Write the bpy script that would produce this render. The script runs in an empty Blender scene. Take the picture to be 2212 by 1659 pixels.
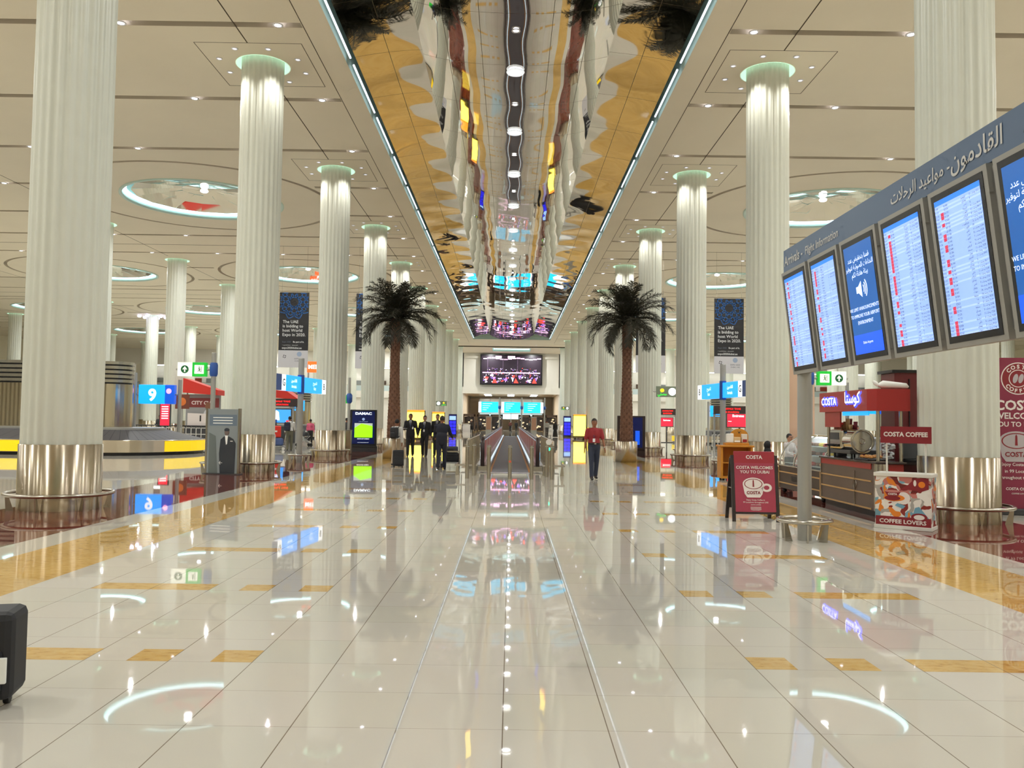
import bpy, bmesh, math, random
from math import pi, sin, cos, radians as R_
from mathutils import Vector, Matrix
from mathutils.geometry import tessellate_polygon
random.seed(7)
SC = bpy.context.scene
COL = SC.collection

# ------------------------------------------------------------------ camera
W_PX, H_PX, F_PX = 2212, 1659, 1800.0
PITCH, YAW, ROLL = 0.0445, 0.0011, -0.014
EYE = Vector((0, 0, 1.65))
FWD = Vector((sin(YAW) * cos(PITCH), cos(YAW) * cos(PITCH), sin(PITCH)))
_r = Vector((cos(YAW), -sin(YAW), 0)); _u = _r.cross(FWD)
RGT = cos(ROLL) * _r - sin(ROLL) * _u
UPV = sin(ROLL) * _r + cos(ROLL) * _u
cd = bpy.data.cameras.new('camera'); cam = bpy.data.objects.new('camera', cd); COL.objects.link(cam)
cd.sensor_width = 36; cd.lens = 36 * F_PX / W_PX; cd.clip_start = 0.05; cd.clip_end = 500
cam.matrix_world = Matrix(((RGT.x, UPV.x, -FWD.x, 0), (RGT.y, UPV.y, -FWD.y, 0), (RGT.z, UPV.z, -FWD.z, 1.65), (0, 0, 0, 1)))
SC.camera = cam

def ray(x, y): return FWD + RGT * ((x - W_PX / 2) / F_PX) - UPV * ((y - H_PX / 2) / F_PX)
def atY(x, y, Y): d = ray(x, y); return EYE + d * (Y / d.y)

# ------------------------------------------------------------------ light and exposure
SC.view_settings.view_transform = 'Standard'; SC.view_settings.look = 'None'
SC.view_settings.gamma = 1; SC.view_settings.use_curve_mapping = False
SC.view_settings.exposure = 0.0
cy = SC.cycles
cy.max_bounces = 7; cy.diffuse_bounces = 4; cy.glossy_bounces = 4; cy.transmission_bounces = 4; cy.transparent_max_bounces = 8
cy.sample_clamp_indirect = 4.0; cy.sample_clamp_direct = 0; cy.caustics_reflective = False; cy.caustics_refractive = False
cy.use_denoising = True; cy.denoiser = 'OPENIMAGEDENOISE'; cy.use_adaptive_sampling = True; cy.adaptive_threshold = 0.08; cy.adaptive_min_samples = 14
wd = bpy.data.worlds.new('world'); SC.world = wd; wd.use_nodes = True
wd.node_tree.nodes['Background'].inputs[0].default_value = (0.9, 0.85, 0.7, 1); wd.node_tree.nodes['Background'].inputs[1].default_value = 0.3
ZC = 12.77                     # ceiling height
LAMP_W, COLLAMP_W = 338, 230
lamp_d = bpy.data.lights.new('hall_lamp', 'AREA'); lamp_d.shape = 'DISK'; lamp_d.size = 0.11; lamp_d.energy = LAMP_W; lamp_d.color = (0.975, 1.0, 0.985)
n_ = 0
for ky in range(-3, 13):
    for X in (0, 11.2, -11.2, 20.1, -20.1, 29.0, -29.0, 37.9, -37.9, 46.8, -46.8):
        if ky < -1 and abs(X) > 21: continue
        if X == 0 and not -2 < ky < 9: continue
        o = bpy.data.objects.new('hall_lamp', lamp_d); COL.objects.link(o)
        o.location = (X, (12.11 if X else 14.87) + 11.04 * ky - (5.52 if round(abs(X)) in (11, 29, 47) else 0), ZC - (0.06 if X else .13))
spot_d = bpy.data.lights.new('column_lamp', 'SPOT'); spot_d.energy = COLLAMP_W; spot_d.spot_size = R_(100); spot_d.spot_blend = 0.8; spot_d.shadow_soft_size = 0.06; spot_d.color = (1.0, 0.98, 0.92)

# ------------------------------------------------------------------ helpers
def srgb(h):
    if isinstance(h, (tuple, list)): c = [v / 255 for v in h]
    else: c = [int(h[i:i + 2], 16) / 255 for i in (0, 2, 4)]
    return tuple((v / 12.92 if v <= 0.04045 else ((v + 0.055) / 1.055) ** 2.4) for v in c) + (1,)

_mats = {}
def mat(name, col, rough=0.5, metal=0.0, emit=0.0, ecol=None, noise=0.0, nscale=20, alpha=None, sample=True, coat=0.0):
    if name in _mats: return _mats[name]
    m = bpy.data.materials.new(name); m.use_nodes = True; nt = m.node_tree; b = nt.nodes['Principled BSDF']
    b.inputs['Base Color'].default_value = srgb(col); b.inputs['Roughness'].default_value = rough; b.inputs['Metallic'].default_value = metal
    if coat: b.inputs['Coat Weight'].default_value = coat
    if emit:
        b.inputs['Emission Color'].default_value = srgb(ecol or col); b.inputs['Emission Strength'].default_value = emit
        if not sample: m.cycles.emission_sampling = 'NONE'
    if noise:
        tc = nt.nodes.new('ShaderNodeTexCoord'); nz = nt.nodes.new('ShaderNodeTexNoise'); nz.inputs['Scale'].default_value = nscale; nz.inputs['Detail'].default_value = 3
        mx = nt.nodes.new('ShaderNodeMix'); mx.data_type = 'RGBA'; mx.blend_type = 'MULTIPLY'; mx.inputs[0].default_value = noise
        nt.links.new(tc.outputs['Object'], nz.inputs['Vector']); mx.inputs[6].default_value = srgb(col)
        rp = nt.nodes.new('ShaderNodeValToRGB'); rp.color_ramp.elements[0].color = (0.55, 0.55, 0.55, 1); rp.color_ramp.elements[1].color = (1.3, 1.3, 1.3, 1)
        rp.color_ramp.elements[0].position = 0.3; rp.color_ramp.elements[1].position = 0.7
        nt.links.new(nz.outputs['Fac'], rp.inputs[0]); nt.links.new(rp.outputs[0], mx.inputs[7]); nt.links.new(mx.outputs[2], b.inputs['Base Color'])
    if alpha is not None:
        b.inputs['Alpha'].default_value = alpha
    _mats[name] = m; return m

class NT:
    """tiny node-expression helper"""
    def __init__(s, m): s.t = m.node_tree; s.L = s.t.links
    def m(s, op, a, b=None, c=None):
        n = s.t.nodes.new('ShaderNodeMath'); n.operation = op
        for i, v in enumerate((a, b, c)):
            if v is None: continue
            if isinstance(v, (int, float)): n.inputs[i].default_value = v
            else: s.L.new(v, n.inputs[i])
        return n.outputs[0]
    def band(s, x, a, b): return s.m('MULTIPLY', s.m('GREATER_THAN', x, a), s.m('LESS_THAN', x, b))
    def mix(s, f, a, b, mode='MIX'):
        n = s.t.nodes.new('ShaderNodeMix'); n.data_type = 'RGBA'; n.blend_type = mode
        for i, v in ((0, f), (6, a), (7, b)):
            if isinstance(v, (int, float)): n.inputs[i].default_value = v
            elif isinstance(v, tuple): n.inputs[i].default_value = v
            else: s.L.new(v, n.inputs[i])
        return n.outputs[2]
    def noise(s, vec, scale, detail=3, rough=0.5, out='Fac'):
        n = s.t.nodes.new('ShaderNodeTexNoise'); n.inputs['Scale'].default_value = scale; n.inputs['Detail'].default_value = detail; n.inputs['Roughness'].default_value = rough
        s.L.new(vec, n.inputs['Vector']); return n.outputs[out]
    def ramp(s, f, stops):
        n = s.t.nodes.new('ShaderNodeValToRGB'); e = n.color_ramp.elements
        while len(e) < len(stops): e.new(0.5)
        for i, (p, c) in enumerate(stops): e[i].position = p; e[i].color = c
        s.L.new(f, n.inputs[0]); return n.outputs[0]

class M:
    """mesh builder; every add_* appends to one mesh"""
    def __init__(s): s.v = []; s.f = []; s.mi = []; s.sm = []; s.T = None
    def _p(s, vs, fs, m=0, sm=False):
        o = len(s.v)
        if s.T is not None: vs = [s.T @ Vector(v) for v in vs]
        s.v += [tuple(v) for v in vs]; s.f += [tuple(i + o for i in f) for f in fs]
        s.mi += [m] * len(fs); s.sm += [sm] * len(fs); return s
    def bx(s, x0, x1, y0, y1, z0, z1, m=0):
        vs = [(x, y, z) for z in (z0, z1) for y in (y0, y1) for x in (x0, x1)]
        return s._p(vs, [(0, 2, 3, 1), (4, 5, 7, 6), (0, 1, 5, 4), (2, 6, 7, 3), (0, 4, 6, 2), (1, 3, 7, 5)], m)
    def rbx(s, x0, x1, y0, y1, z0, z1, b=0.01, m=0):
        bm = bmesh.new(); bmesh.ops.create_cube(bm, size=1)
        for v in bm.verts: v.co = ((x0 + x1) / 2 + v.co.x * (x1 - x0), (y0 + y1) / 2 + v.co.y * (y1 - y0), (z0 + z1) / 2 + v.co.z * (z1 - z0))
        bmesh.ops.bevel(bm, geom=bm.edges[:], offset=b, segments=2, affect='EDGES', profile=0.5)
        bm.verts.ensure_lookup_table()
        s._p([v.co.copy() for v in bm.verts], [[v.index for v in f.verts] for f in bm.faces], m, False); bm.free(); return s
    def quad(s, a, b, c, d, m=0): return s._p([a, b, c, d], [(0, 1, 2, 3)], m)
    def poly(s, pts, m=0): return s._p(pts, [tuple(range(len(pts)))], m)
    def tube(s, pts, r, n=10, m=0, caps=True, closed=False):
        pts = [Vector(p) for p in pts]; k = len(pts); rs = r if isinstance(r, (list, tuple)) else [r] * k
        vs = []; fs = []; pu = None
        for i, p in enumerate(pts):
            if closed: t = pts[(i + 1) % k] - pts[i - 1]
            else: t = pts[min(i + 1, k - 1)] - pts[max(i - 1, 0)]
            t.normalize()
            if pu is None:
                pu = t.cross(Vector((0, 0, 1)) if abs(t.z) < 0.9 else Vector((1, 0, 0))).normalized()
            pu = (pu - t * pu.dot(t)).normalized(); pv = t.cross(pu)
            for j in range(n):
                a = 2 * pi * j / n; vs.append(p + (pu * cos(a) + pv * sin(a)) * rs[i])
        for i in range(k if closed else k - 1):
            i2 = (i + 1) % k
            for j in range(n):
                j2 = (j + 1) % n; fs.append((i * n + j, i * n + j2, i2 * n + j2, i2 * n + j))
        s._p(vs, fs, m, True)
        if caps and not closed:
            s._p(vs[:n], [tuple(range(n))[::-1]], m) if False else s._capd(vs[:n], vs[-n:], m)
        return s
    def _capd(s, a, b, m): s._p(a, [tuple(range(len(a)))[::-1]], m); return s._p(b, [tuple(range(len(b)))], m)
    def cyl(s, p0, p1, r0, r1=None, n=16, m=0): return s.tube([p0, p1], [r0, r0 if r1 is None else r1], n, m)
    def lathe(s, prof, cx=0, cy_=0, n=32, m=0, sm=True, a0=0, a1=2 * pi):
        full = abs(a1 - a0 - 2 * pi) < 1e-6; k = n if full else n + 1
        vs = [(cx + r * cos(a0 + (a1 - a0) * j / n), cy_ + r * sin(a0 + (a1 - a0) * j / n), z) for r, z in prof for j in range(k)]
        fs = []
        for i in range(len(prof) - 1):
            for j in range(n):
                j2 = (j + 1) % k; fs.append((i * k + j, i * k + j2, (i + 1) * k + j2, (i + 1) * k + j))
        return s._p(vs, fs, m, sm)
    def ring(s, c, R, r, n=40, k=8, m=0, a0=0, a1=2 * pi):
        full = abs(a1 - a0 - 2 * pi) < 1e-6
        pts = [(c[0] + R * cos(a0 + (a1 - a0) * i / n), c[1] + R * sin(a0 + (a1 - a0) * i / n), c[2]) for i in range(n if full else n + 1)]
        return s.tube(pts, r, k, m, closed=full)
    def disc(s, c, r, n=20, m=0, up=-1):
        vs = [(c[0] + r * cos(2 * pi * i / n), c[1] + r * sin(2 * pi * i / n), c[2]) for i in range(n)]
        return s._p(vs, [tuple(range(n))[::-1] if up < 0 else tuple(range(n))], m)
    def ball(s, c, r, m=0, n=12, k=8, sc=(1, 1, 1)):
        vs = []; fs = []
        for i in range(k + 1):
            th = pi * i / k
            for j in range(n): a = 2 * pi * j / n; vs.append((c[0] + r * sc[0] * sin(th) * cos(a), c[1] + r * sc[1] * sin(th) * sin(a), c[2] + r * sc[2] * cos(th)))
        for i in range(k):
            for j in range(n): fs.append((i * n + j, (i + 1) * n + j, (i + 1) * n + (j + 1) % n, i * n + (j + 1) % n))
        return s._p(vs, fs, m, True)
    def prism(s, pts, ax, a, b, m=0):
        """extrude 2-d outline; ax='y': outline in xz, 'x': outline in yz, 'z': outline in xy"""
        def mk(p, q, t): return {'y': (p, t, q), 'x': (t, p, q), 'z': (p, q, t)}[ax]
        n = len(pts); vs = [mk(p, q, a) for p, q in pts] + [mk(p, q, b) for p, q in pts]
        fs = [tuple(range(n)), tuple(range(2 * n - 1, n - 1, -1))] + [(i, n + i, n + (i + 1) % n, (i + 1) % n) for i in range(n)]
        return s._p(vs, fs, m)
    def holes(s, outer, holes, z, m=0, flip=False):
        polys = [[Vector((x, y, 0)) for x, y in outer]] + [[Vector((x, y, 0)) for x, y in h] for h in holes]
        tr = tessellate_polygon(polys); vs = [(p.x, p.y, z) for pl in polys for p in pl]
        fs = []
        for a, b, c in tr:
            A, B, C_ = Vector(vs[a]), Vector(vs[b]), Vector(vs[c]); nz = (B - A).cross(C_ - A).z
            if abs(nz) < 1e-9: continue
            fs.append((a, b, c) if (nz < 0) != flip else (a, c, b))
        return s._p(vs, fs, m)
    def text(s, body, o, rt, up, size, m=0, align='CENTER', bold=0.0, lift=0.003, width=None):
        vs, fs, w = text_data(body, bold); o = Vector(o); rt = Vector(rt).normalized(); up = Vector(up).normalized(); nr = rt.cross(up)
        sx = size if width is None else width / max(w, 1e-6)
        dx = {'CENTER': -w / 2, 'LEFT': 0, 'RIGHT': -w}[align]
        return s._p([o + rt * ((x + dx) * sx) + up * (y * size) + nr * lift for x, y in vs], fs, m)
    def obj(s, name, mats, parent=None, loc=None):
        me = bpy.data.meshes.new(name); me.from_pydata(s.v, [], s.f)
        for mm in (mats if isinstance(mats, (list, tuple)) else [mats]): me.materials.append(mm)
        me.polygons.foreach_set('material_index', s.mi); me.polygons.foreach_set('use_smooth', s.sm); me.update()
        o = bpy.data.objects.new(name, me); COL.objects.link(o)
        if parent is not None: o.parent = parent
        if loc is not None: o.location = loc
        return o

_txt = {}
TS = bpy.data.scenes.new('workbench'); TL = TS.view_layers[0]      # a side scene for evaluating text and bodies; removed at the end
def text_data(body, bold=0.0):
    k = (body, bold)
    if k in _txt: return _txt[k]
    c = bpy.data.curves.new('t', 'FONT'); c.body = body; c.size = 1; c.resolution_u = 8 if len(body) < 3 else 2; c.offset = bold
    o = bpy.data.objects.new('t', c); TS.collection.objects.link(o); TL.update()
    me = bpy.data.meshes.new_from_object(o.evaluated_get(TL.depsgraph))
    vs = [(v.co.x, v.co.y) for v in me.vertices]; fs = [tuple(p.vertices) for p in me.polygons]
    x0 = min(v[0] for v in vs); vs = [(x - x0, y) for x, y in vs]; w = max(v[0] for v in vs)
    bpy.data.objects.remove(o); bpy.data.curves.remove(c); bpy.data.meshes.remove(me)
    _txt[k] = (vs, fs, w); return _txt[k]

_AR = {'ا': (0xFE8D, 0xFE8E), 'ب': (0xFE8F,), 'ة': (0xFE93, 0xFE94), 'ت': (0xFE95,), 'ح': (0xFEA1,), 'خ': (0xFEA5,), 'د': (0xFEA9, 0xFEAA),
       'ر': (0xFEAD, 0xFEAE), 'س': (0xFEB1,), 'ص': (0xFEB9,), 'ض': (0xFEBD,), 'ع': (0xFEC9,), 'ف': (0xFED1,), 'ق': (0xFED5,), 'ك': (0xFED9,),
       'ل': (0xFEDD,), 'م': (0xFEE1,), 'ن': (0xFEE5,), 'ه': (0xFEE9,), 'و': (0xFEED, 0xFEEE), 'ي': (0xFEF1,), 'ئ': (0xFE89,), 'ج': (0xFE9D,), 'ط': (0xFEC1,), '١': None}
def arab(t):
    """joined letter forms, in visual order"""
    out = []; t = t.replace('لا', '\uFEFB'); n = len(t)
    joins_next = lambda ch: ch in _AR and _AR[ch] and len(_AR[ch]) == 1
    for i, ch in enumerate(t):
        pv = i > 0 and joins_next(t[i - 1])
        if ch == '\uFEFB': out.append('\uFEFC' if pv else ch); continue
        if ch not in _AR or not _AR[ch]: out.append(ch); continue
        f = _AR[ch]; nx = len(f) == 1 and i + 1 < n and (t[i + 1] in _AR or t[i + 1] == '\uFEFB')
        out.append(chr(f[0] + (3 if pv and nx else 2 if nx else 1 if pv else 0)))
    return ''.join(reversed(out))

def thing(name, label, cat, loc=(0, 0, 0), rz=0, group=None):
    o = bpy.data.objects.new(name, None); COL.objects.link(o); o.location = loc; o.rotation_euler = (0, 0, rz); o.empty_display_size = 0.1
    o['label'] = label; o['category'] = cat
    if group: o['group'] = group
    return o
def tag(o, label, cat, group=None, kind=None):
    o['label'] = label; o['category'] = cat
    if group: o['group'] = group
    if kind: o['kind'] = kind
    return o
def struct(o): o['kind'] = 'structure'; return o
def kids(o): return [c for c in bpy.data.objects if c.parent == o]
def dup(root, loc, rz=None, label=None, group=None, _tree={}):
    if root.name not in _tree:
        _tree[root.name] = [(c, kids(c)) for c in kids(root)]
    r = root.copy(); COL.objects.link(r); r.location = loc
    if rz is not None: r.rotation_euler = (0, 0, rz)
    if label: r['label'] = label
    if group: r['group'] = group
    for c, gs in _tree[root.name]:
        d = c.copy(); COL.objects.link(d); d.parent = r
        for g in gs:
            e = g.copy(); COL.objects.link(e); e.parent = d
    return r
def circ(cx, cy_, r, n=32): return [(cx + r * cos(2 * pi * i / n), cy_ + r * sin(2 * pi * i / n)) for i in range(n)]

# ------------------------------------------------------------------ materials
m_white = mat('white_paint', (225, 223, 215), 0.5)
m_ceil = mat('ceiling_panel', (228, 219, 197), 0.6, noise=0.06, nscale=0.4)
m_slot = mat('ceiling_slot', (200, 190, 172), 0.7)
m_seam = mat('dark_seam', (70, 58, 40), 0.8)
m_wall = mat('wall_cream', (226, 218, 192), 0.6, noise=0.05, nscale=0.5)
m_glow = mat('cool_tube_light', (205, 240, 250), 0.5, emit=3.2, sample=False)
m_cove = mat('cove_paint', (200, 225, 215), 0.5)
m_lens = mat('lamp_lens', (240, 240, 255), 0.5, emit=14, sample=False)
m_bez = mat('lamp_bezel', (235, 235, 240), 0.35)
m_shaft = mat('column_cladding', (215, 217, 204), 0.38, noise=0.04, nscale=3)
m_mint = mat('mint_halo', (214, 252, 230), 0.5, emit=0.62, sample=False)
m_black = mat('black_plastic', (22, 22, 24), 0.4)
m_dgrey = mat('dark_grey', (60, 60, 62), 0.5)
m_grey = mat('grey_paint', (150, 150, 148), 0.45)
m_alu = mat('grey_aluminium', (172, 172, 168), 0.38, metal=0.6)
m_steel = mat('polished_steel', (190, 185, 175), 0.22, metal=1.0)
m_wtxt = mat('white_lettering', (240, 240, 240), 0.5)

def brushed():
    m = mat('brushed_steel', (196, 184, 164), 0.24, metal=1.0); nt = NT(m); b = m.node_tree.nodes['Principled BSDF']
    b.inputs['Anisotropic'].default_value = 0.97; b.inputs['Anisotropic Rotation'].default_value = 0.25
    t = m.node_tree.nodes.new('ShaderNodeTangent'); t.direction_type = 'RADIAL'; t.axis = 'Z'; m.node_tree.links.new(t.outputs[0], b.inputs['Tangent'])
    return m
m_brush = brushed()

def mirror_mat():
    m = mat('mirror_panel', (226, 221, 212), 0.03, metal=1.0); nt = NT(m); t = m.node_tree; b = t.nodes['Principled BSDF']
    tc = t.nodes.new('ShaderNodeTexCoord'); sp = t.nodes.new('ShaderNodeSeparateXYZ'); t.links.new(tc.outputs['Object'], sp.inputs[0])
    x, y = sp.outputs[0], sp.outputs[1]; ax = nt.m('ABSOLUTE', x)
    def line(v, pos, w): return nt.m('LESS_THAN', nt.m('ABSOLUTE', nt.m('SUBTRACT', v, pos)), w)
    ln = nt.m('LESS_THAN', nt.m('PINGPONG', nt.m('ADD', y, 0.9), 1.65), 0.008)
    for p in (1.02, 2.06, 3.95): ln = nt.m('MAXIMUM', ln, line(ax, p, 0.008))
    t.links.new(nt.mix(ln, srgb((226, 221, 212)), srgb((90, 80, 62))), b.inputs['Base Color'])
    t.links.new(nt.m('MULTIPLY_ADD', ln, 0.4, 0.02), b.inputs['Roughness'])
    return m
m_mirror = mirror_mat()

def floor_mat():
    m = mat('polished_marble', (200, 190, 168), 0.06); nt = NT(m); t = m.node_tree; b = t.nodes['Principled BSDF']
    tc = t.nodes.new('ShaderNodeTexCoord'); sp = t.nodes.new('ShaderNodeSeparateXYZ'); t.links.new(tc.outputs['Object'], sp.inputs[0]); P = tc.outputs['Object']
    x, y = sp.outputs[0], sp.outputs[1]; ax = nt.m('ABSOLUTE', x); u = nt.m('ABSOLUTE', nt.m('ADD', x, 0.02)); v = nt.m('SUBTRACT', y, 5.70)
    TX, TY = 0.567, 0.582
    ix = nt.m('FLOOR', nt.m('DIVIDE', nt.m('ADD', x, 0.02), TX)); iy = nt.m('FLOOR', nt.m('DIVIDE', v, TY))
    cv = t.nodes.new('ShaderNodeCombineXYZ'); t.links.new(ix, cv.inputs[0]); t.links.new(iy, cv.inputs[1])
    wn = t.nodes.new('ShaderNodeTexWhiteNoise'); wn.noise_dimensions = '2D'; t.links.new(cv.outputs[0], wn.inputs['Vector'])
    cream = nt.ramp(wn.outputs['Value'], [(0.0, srgb((204, 199, 184))), (0.5, srgb((208, 201, 190))), (1.0, srgb((202, 199, 186)))])
    cloud = nt.noise(P, 2.5, 4); cream = nt.mix(nt.m('MULTIPLY', cloud, 0.25), cream, srgb((214, 200, 186)))
    speck = nt.ramp(nt.noise(P, 9, 6, 0.7), [(0.0, (0.55, 0.5, 0.42, 1)), (0.30, (1, 1, 1, 1))]); cream = nt.mix(0.7, cream, speck, 'MULTIPLY')
    mp = t.nodes.new('ShaderNodeMapping'); mp.inputs['Scale'].default_value = (4, 9, 1); t.links.new(P, mp.inputs[0])
    ymix = nt.noise(mp.outputs[0], 2.2, 7, 0.68)
    yel = nt.ramp(ymix, [(0.30, srgb((166, 118, 54))), (0.44, srgb((208, 166, 92))), (0.60, srgb((218, 182, 112))), (0.8, srgb((210, 160, 80)))])
    big = nt.ramp(nt.noise(P, 0.9, 2), [(0.35, (0.86, 0.82, 0.72, 1)), (0.65, (1.05, 1.04, 1.0, 1))]); yel = nt.mix(0.8, yel, big, 'MULTIPLY')
    mar = nt.ramp(nt.noise(P, 3, 5, 0.6), [(0.3, srgb((92, 40, 32))), (0.7, srgb((124, 62, 50)))])
    # inlays: a long bar and two squares on every fourth tile row
    row = nt.m('LESS_THAN', nt.m('MODULO', nt.m('ADD', v, 23.28), 4 * TY), TY * 0.5)
    row = nt.m('MULTIPLY', row, nt.m('LESS_THAN', y, 90))
    inl = nt.m('ADD', nt.m('ADD', nt.band(u, 1.701, 1.985), nt.band(u, 2.268, 2.552)), nt.band(u, 2.835, 3.969)); inl = nt.m('MULTIPLY', inl, row)
    isy = nt.m('MAXIMUM', nt.band(ax, 4.6, 5.75), inl)
    c = nt.mix(isy, cream, yel); c = nt.mix(nt.band(ax, 6.3, 8.8), c, mar)
    # joints
    gx = nt.m('LESS_THAN', nt.m('PINGPONG', u, TX / 2), 0.0032); gx = nt.m('MULTIPLY', gx, nt.m('LESS_THAN', u, 4.2))
    gy = nt.m('LESS_THAN', nt.m('PINGPONG', nt.m('ADD', v, 23.28), TY / 2), 0.0022); gy = nt.m('MULTIPLY', gy, nt.m('LESS_THAN', ax, 4.6))
    go = nt.m('LESS_THAN', nt.m('PINGPONG', nt.m('SUBTRACT', ax, 6.3), 0.6), 0.003); go = nt.m('MULTIPLY', go, nt.m('GREATER_THAN', ax, 6.2))
    gb = nt.m('MULTIPLY', nt.m('LESS_THAN', nt.m('PINGPONG', v, 0.6), 0.003), nt.m('GREATER_THAN', ax, 6.2))
    c = nt.mix(nt.m('MULTIPLY', gy, 0.55), c, srgb((120, 100, 80))); c = nt.mix(nt.m('MULTIPLY', gx, 0.85), c, srgb((110, 92, 74)))
    c = nt.mix(nt.m('MULTIPLY', nt.m('MAXIMUM', go, gb), 0.5), c, srgb((100, 80, 66)))
    t.links.new(c, b.inputs['Base Color'])
    t.links.new(nt.m('MULTIPLY_ADD', nt.noise(P, 1.3, 3), 0.03, 0.008), b.inputs['Roughness'])
    b.inputs['IOR'].default_value = 1.52
    return m
m_floor = floor_mat()
# ================================================================== SETTING
HX, Y0, Y1 = 72.0, -26.0, 137.0
f = M(); f.quad((-HX, Y0, 0), (HX, Y0, 0), (HX, 175, 0), (-HX, 175, 0)); struct(f.obj('floor', m_floor))

KC = range(0, 11)
COLX = 7.98
def col_y(k): return 14.87 + 11.04 * k
main_cols = [(s * COLX, col_y(k)) for s in (-1, 1) for k in KC]
outer = []
for s in (-1, 1):
    outer += [(s * 23.93, col_y(k)) for k in range(3, 11)]
    outer += [(s * 39.88, col_y(k)) for k in range(5, 11)]
    outer += [(s * 55.1, col_y(k)) for k in range(7, 11)]
domes = [(s * x, 42.48 + 22.08 * j) for s in (-1, 1) for x in (15.95, 31.9, 47.8) for j in range(4) if not (x > 20 and j < 1) and not (x > 40 and j < 2)]

# ceiling: one slab either side of the mirrored trough, cut by lamp slots, column collars and light wells
RH, DR, RR = 0.824, 3.86, 6.55
cl = M(); slots = []
slot_y = [23.15 + 5.52 * j for j in range(-9, 17) if 23.15 + 5.52 * j < 112]
def cell(s, x0, x1, y0, y1, holes):
    """one flat piece of ceiling, x0 < x1 given for the right side"""
    P = lambda q: [(s * x, y) for x, y in q]
    cl.holes(P([(x0, y0), (x1, y0), (x1, y1), (x0, y1)]), [P(h) for h in holes], ZC)
def bands(s, x0, x1, ya, yb, cols):
    cut = [y for y in slot_y if ya < y < yb]; e = [ya] + [v for y in cut for v in (y - .15, y + .15)] + [yb]
    for i in range(0, len(e), 2):
        cell(s, x0, x1, e[i], e[i + 1], [circ(x, y, RH, 28) for x, y in cols if x0 < x < x1 and e[i] < y < e[i + 1]])
    for y in cut: slots.append((s * x0, s * x1, y))
XC = [5.27, 8.85, 23.05, 24.85, 39.0, 40.75, 54.2, 56.0, HX]
for s in (-1, 1):
    cols = [(abs(x), y) for x, y in main_cols + outer if x * s > 0]
    for xi in range(len(XC) - 1):
        x0, x1 = XC[xi], XC[xi + 1]
        if xi == 0: cell(s, 5.27, 6.08, Y0, 113.4, []); x0 = 6.08
        dm = sorted(y for x, y in domes if x * s > 0 and x0 < abs(x) < x1); prev = Y0
        for yd in dm:
            lo, hi = yd - 6.9, yd + 6.9
            bands(s, x0, x1, prev, lo, cols); prev = min(hi, 113.4)
            xd = [abs(x) for x, y in domes if x * s > 0 and x0 < abs(x) < x1][0]
            hs = [circ(xd, yd, RR + .1, 72)]
            for y in [y for y in slot_y if lo + .3 < y < hi - .3]:
                h = math.sqrt(max((RR + .45) ** 2 - (abs(y - yd) + .15) ** 2, .05))
                for p, q in ((x0 + .01, xd - h), (xd + h, x1 - .01)):
                    if q - p > .25: hs.append([(p, y - .15), (q, y - .15), (q, y + .15), (p, y + .15)]); slots.append((s * p, s * q, y))
            cell(s, x0, x1, lo, hi, hs)
            cl.holes(circ(s * xd, yd, RR - 0.12, 72), [circ(s * xd, yd, DR, 56)], ZC)
        if prev < 113.4: bands(s, x0, x1, prev, 113.4, cols)
for s in (-1, 1):
    for xi in range(len(XC) - 1):
        x0, x1 = XC[xi], XC[xi + 1]; dm = any(x * s > 0 and x0 < abs(x) < x1 for x, y in domes)
        ya = 108.72 + 6.9 if dm else 113.4
        if xi == 0: x0 = 0
        hs = [circ(abs(x), y, RH, 28) for x, y in main_cols + outer if x * s > 0 and x0 < abs(x) < x1 and y > 113.5]
        if xi == 0:
            cell(s, 0, x1, ya, 127.2, hs); cell(s, 3, x1, 127.2, 133, []); cell(s, 0, x1, 133, Y1, [])
        else: cell(s, x0, x1, ya, Y1, hs)
for a, b, y in slots:
    a, b = min(a, b), max(a, b); z = ZC + 0.3
    cl.quad((a, y - .15, ZC), (a, y - .15, z), (b, y - .15, z), (b, y - .15, ZC), 1); cl.quad((a, y + .15, ZC), (b, y + .15, ZC), (b, y + .15, z), (a, y + .15, z), 1)
    cl.quad((a, y - .15, z), (a, y + .15, z), (b, y + .15, z), (b, y - .15, z), 1)
for x, y in domes:   # shadow gap round every light well
    cl.lathe([(RR - 0.12, ZC), (RR - 0.12, ZC + 0.28), (RR + 0.1, ZC + 0.28), (RR + 0.1, ZC)], x, y, 72, 1)
struct(cl.obj('ceiling', [m_ceil, m_slot]))

sm_ = M(); z = ZC - 0.003
for s in (-1, 1):
    a = s * 6.05; sm_.bx(a - .012, a + .012, -5, 118, z, ZC + .01)
    for X in (COLX, 23.93, 39.88):
        ys = [y for x, y in main_cols + outer if abs(x - s * X) < .1] or []
        prev = 0 if X < 10 else min(ys) - 11
        for y in sorted(ys) + [122]:
            sm_.bx(s * X - .018, s * X + .018, prev, y - 1.62, z, ZC + .01); prev = y + 1.62
            if y > 121: break
    for k in range(0, 8):
        for xx, yy in [(s * COLX, col_y(k))]:
            for dx in (-1.6, 1.6): sm_.bx(xx + dx - .01, xx + dx + .01, yy - 1.6, yy + 1.6, z, ZC + .01)
            for dy in (-1.6, 1.6): sm_.bx(xx - 1.6, xx + 1.6, yy + dy - .01, yy + dy + .01, z, ZC + .01)
    for yy in (53.6, 75.7, 97.8, 119.5): sm_.bx(min(s * 6.05, s * 70), max(s * 6.05, s * 70), yy - .04, yy + .04, z, ZC + .01)
sm_.bx(-8, 8, 123.8, 124.2, ZC - .12, ZC + .01)
struct(sm_.obj('trim_1', m_seam))

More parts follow.
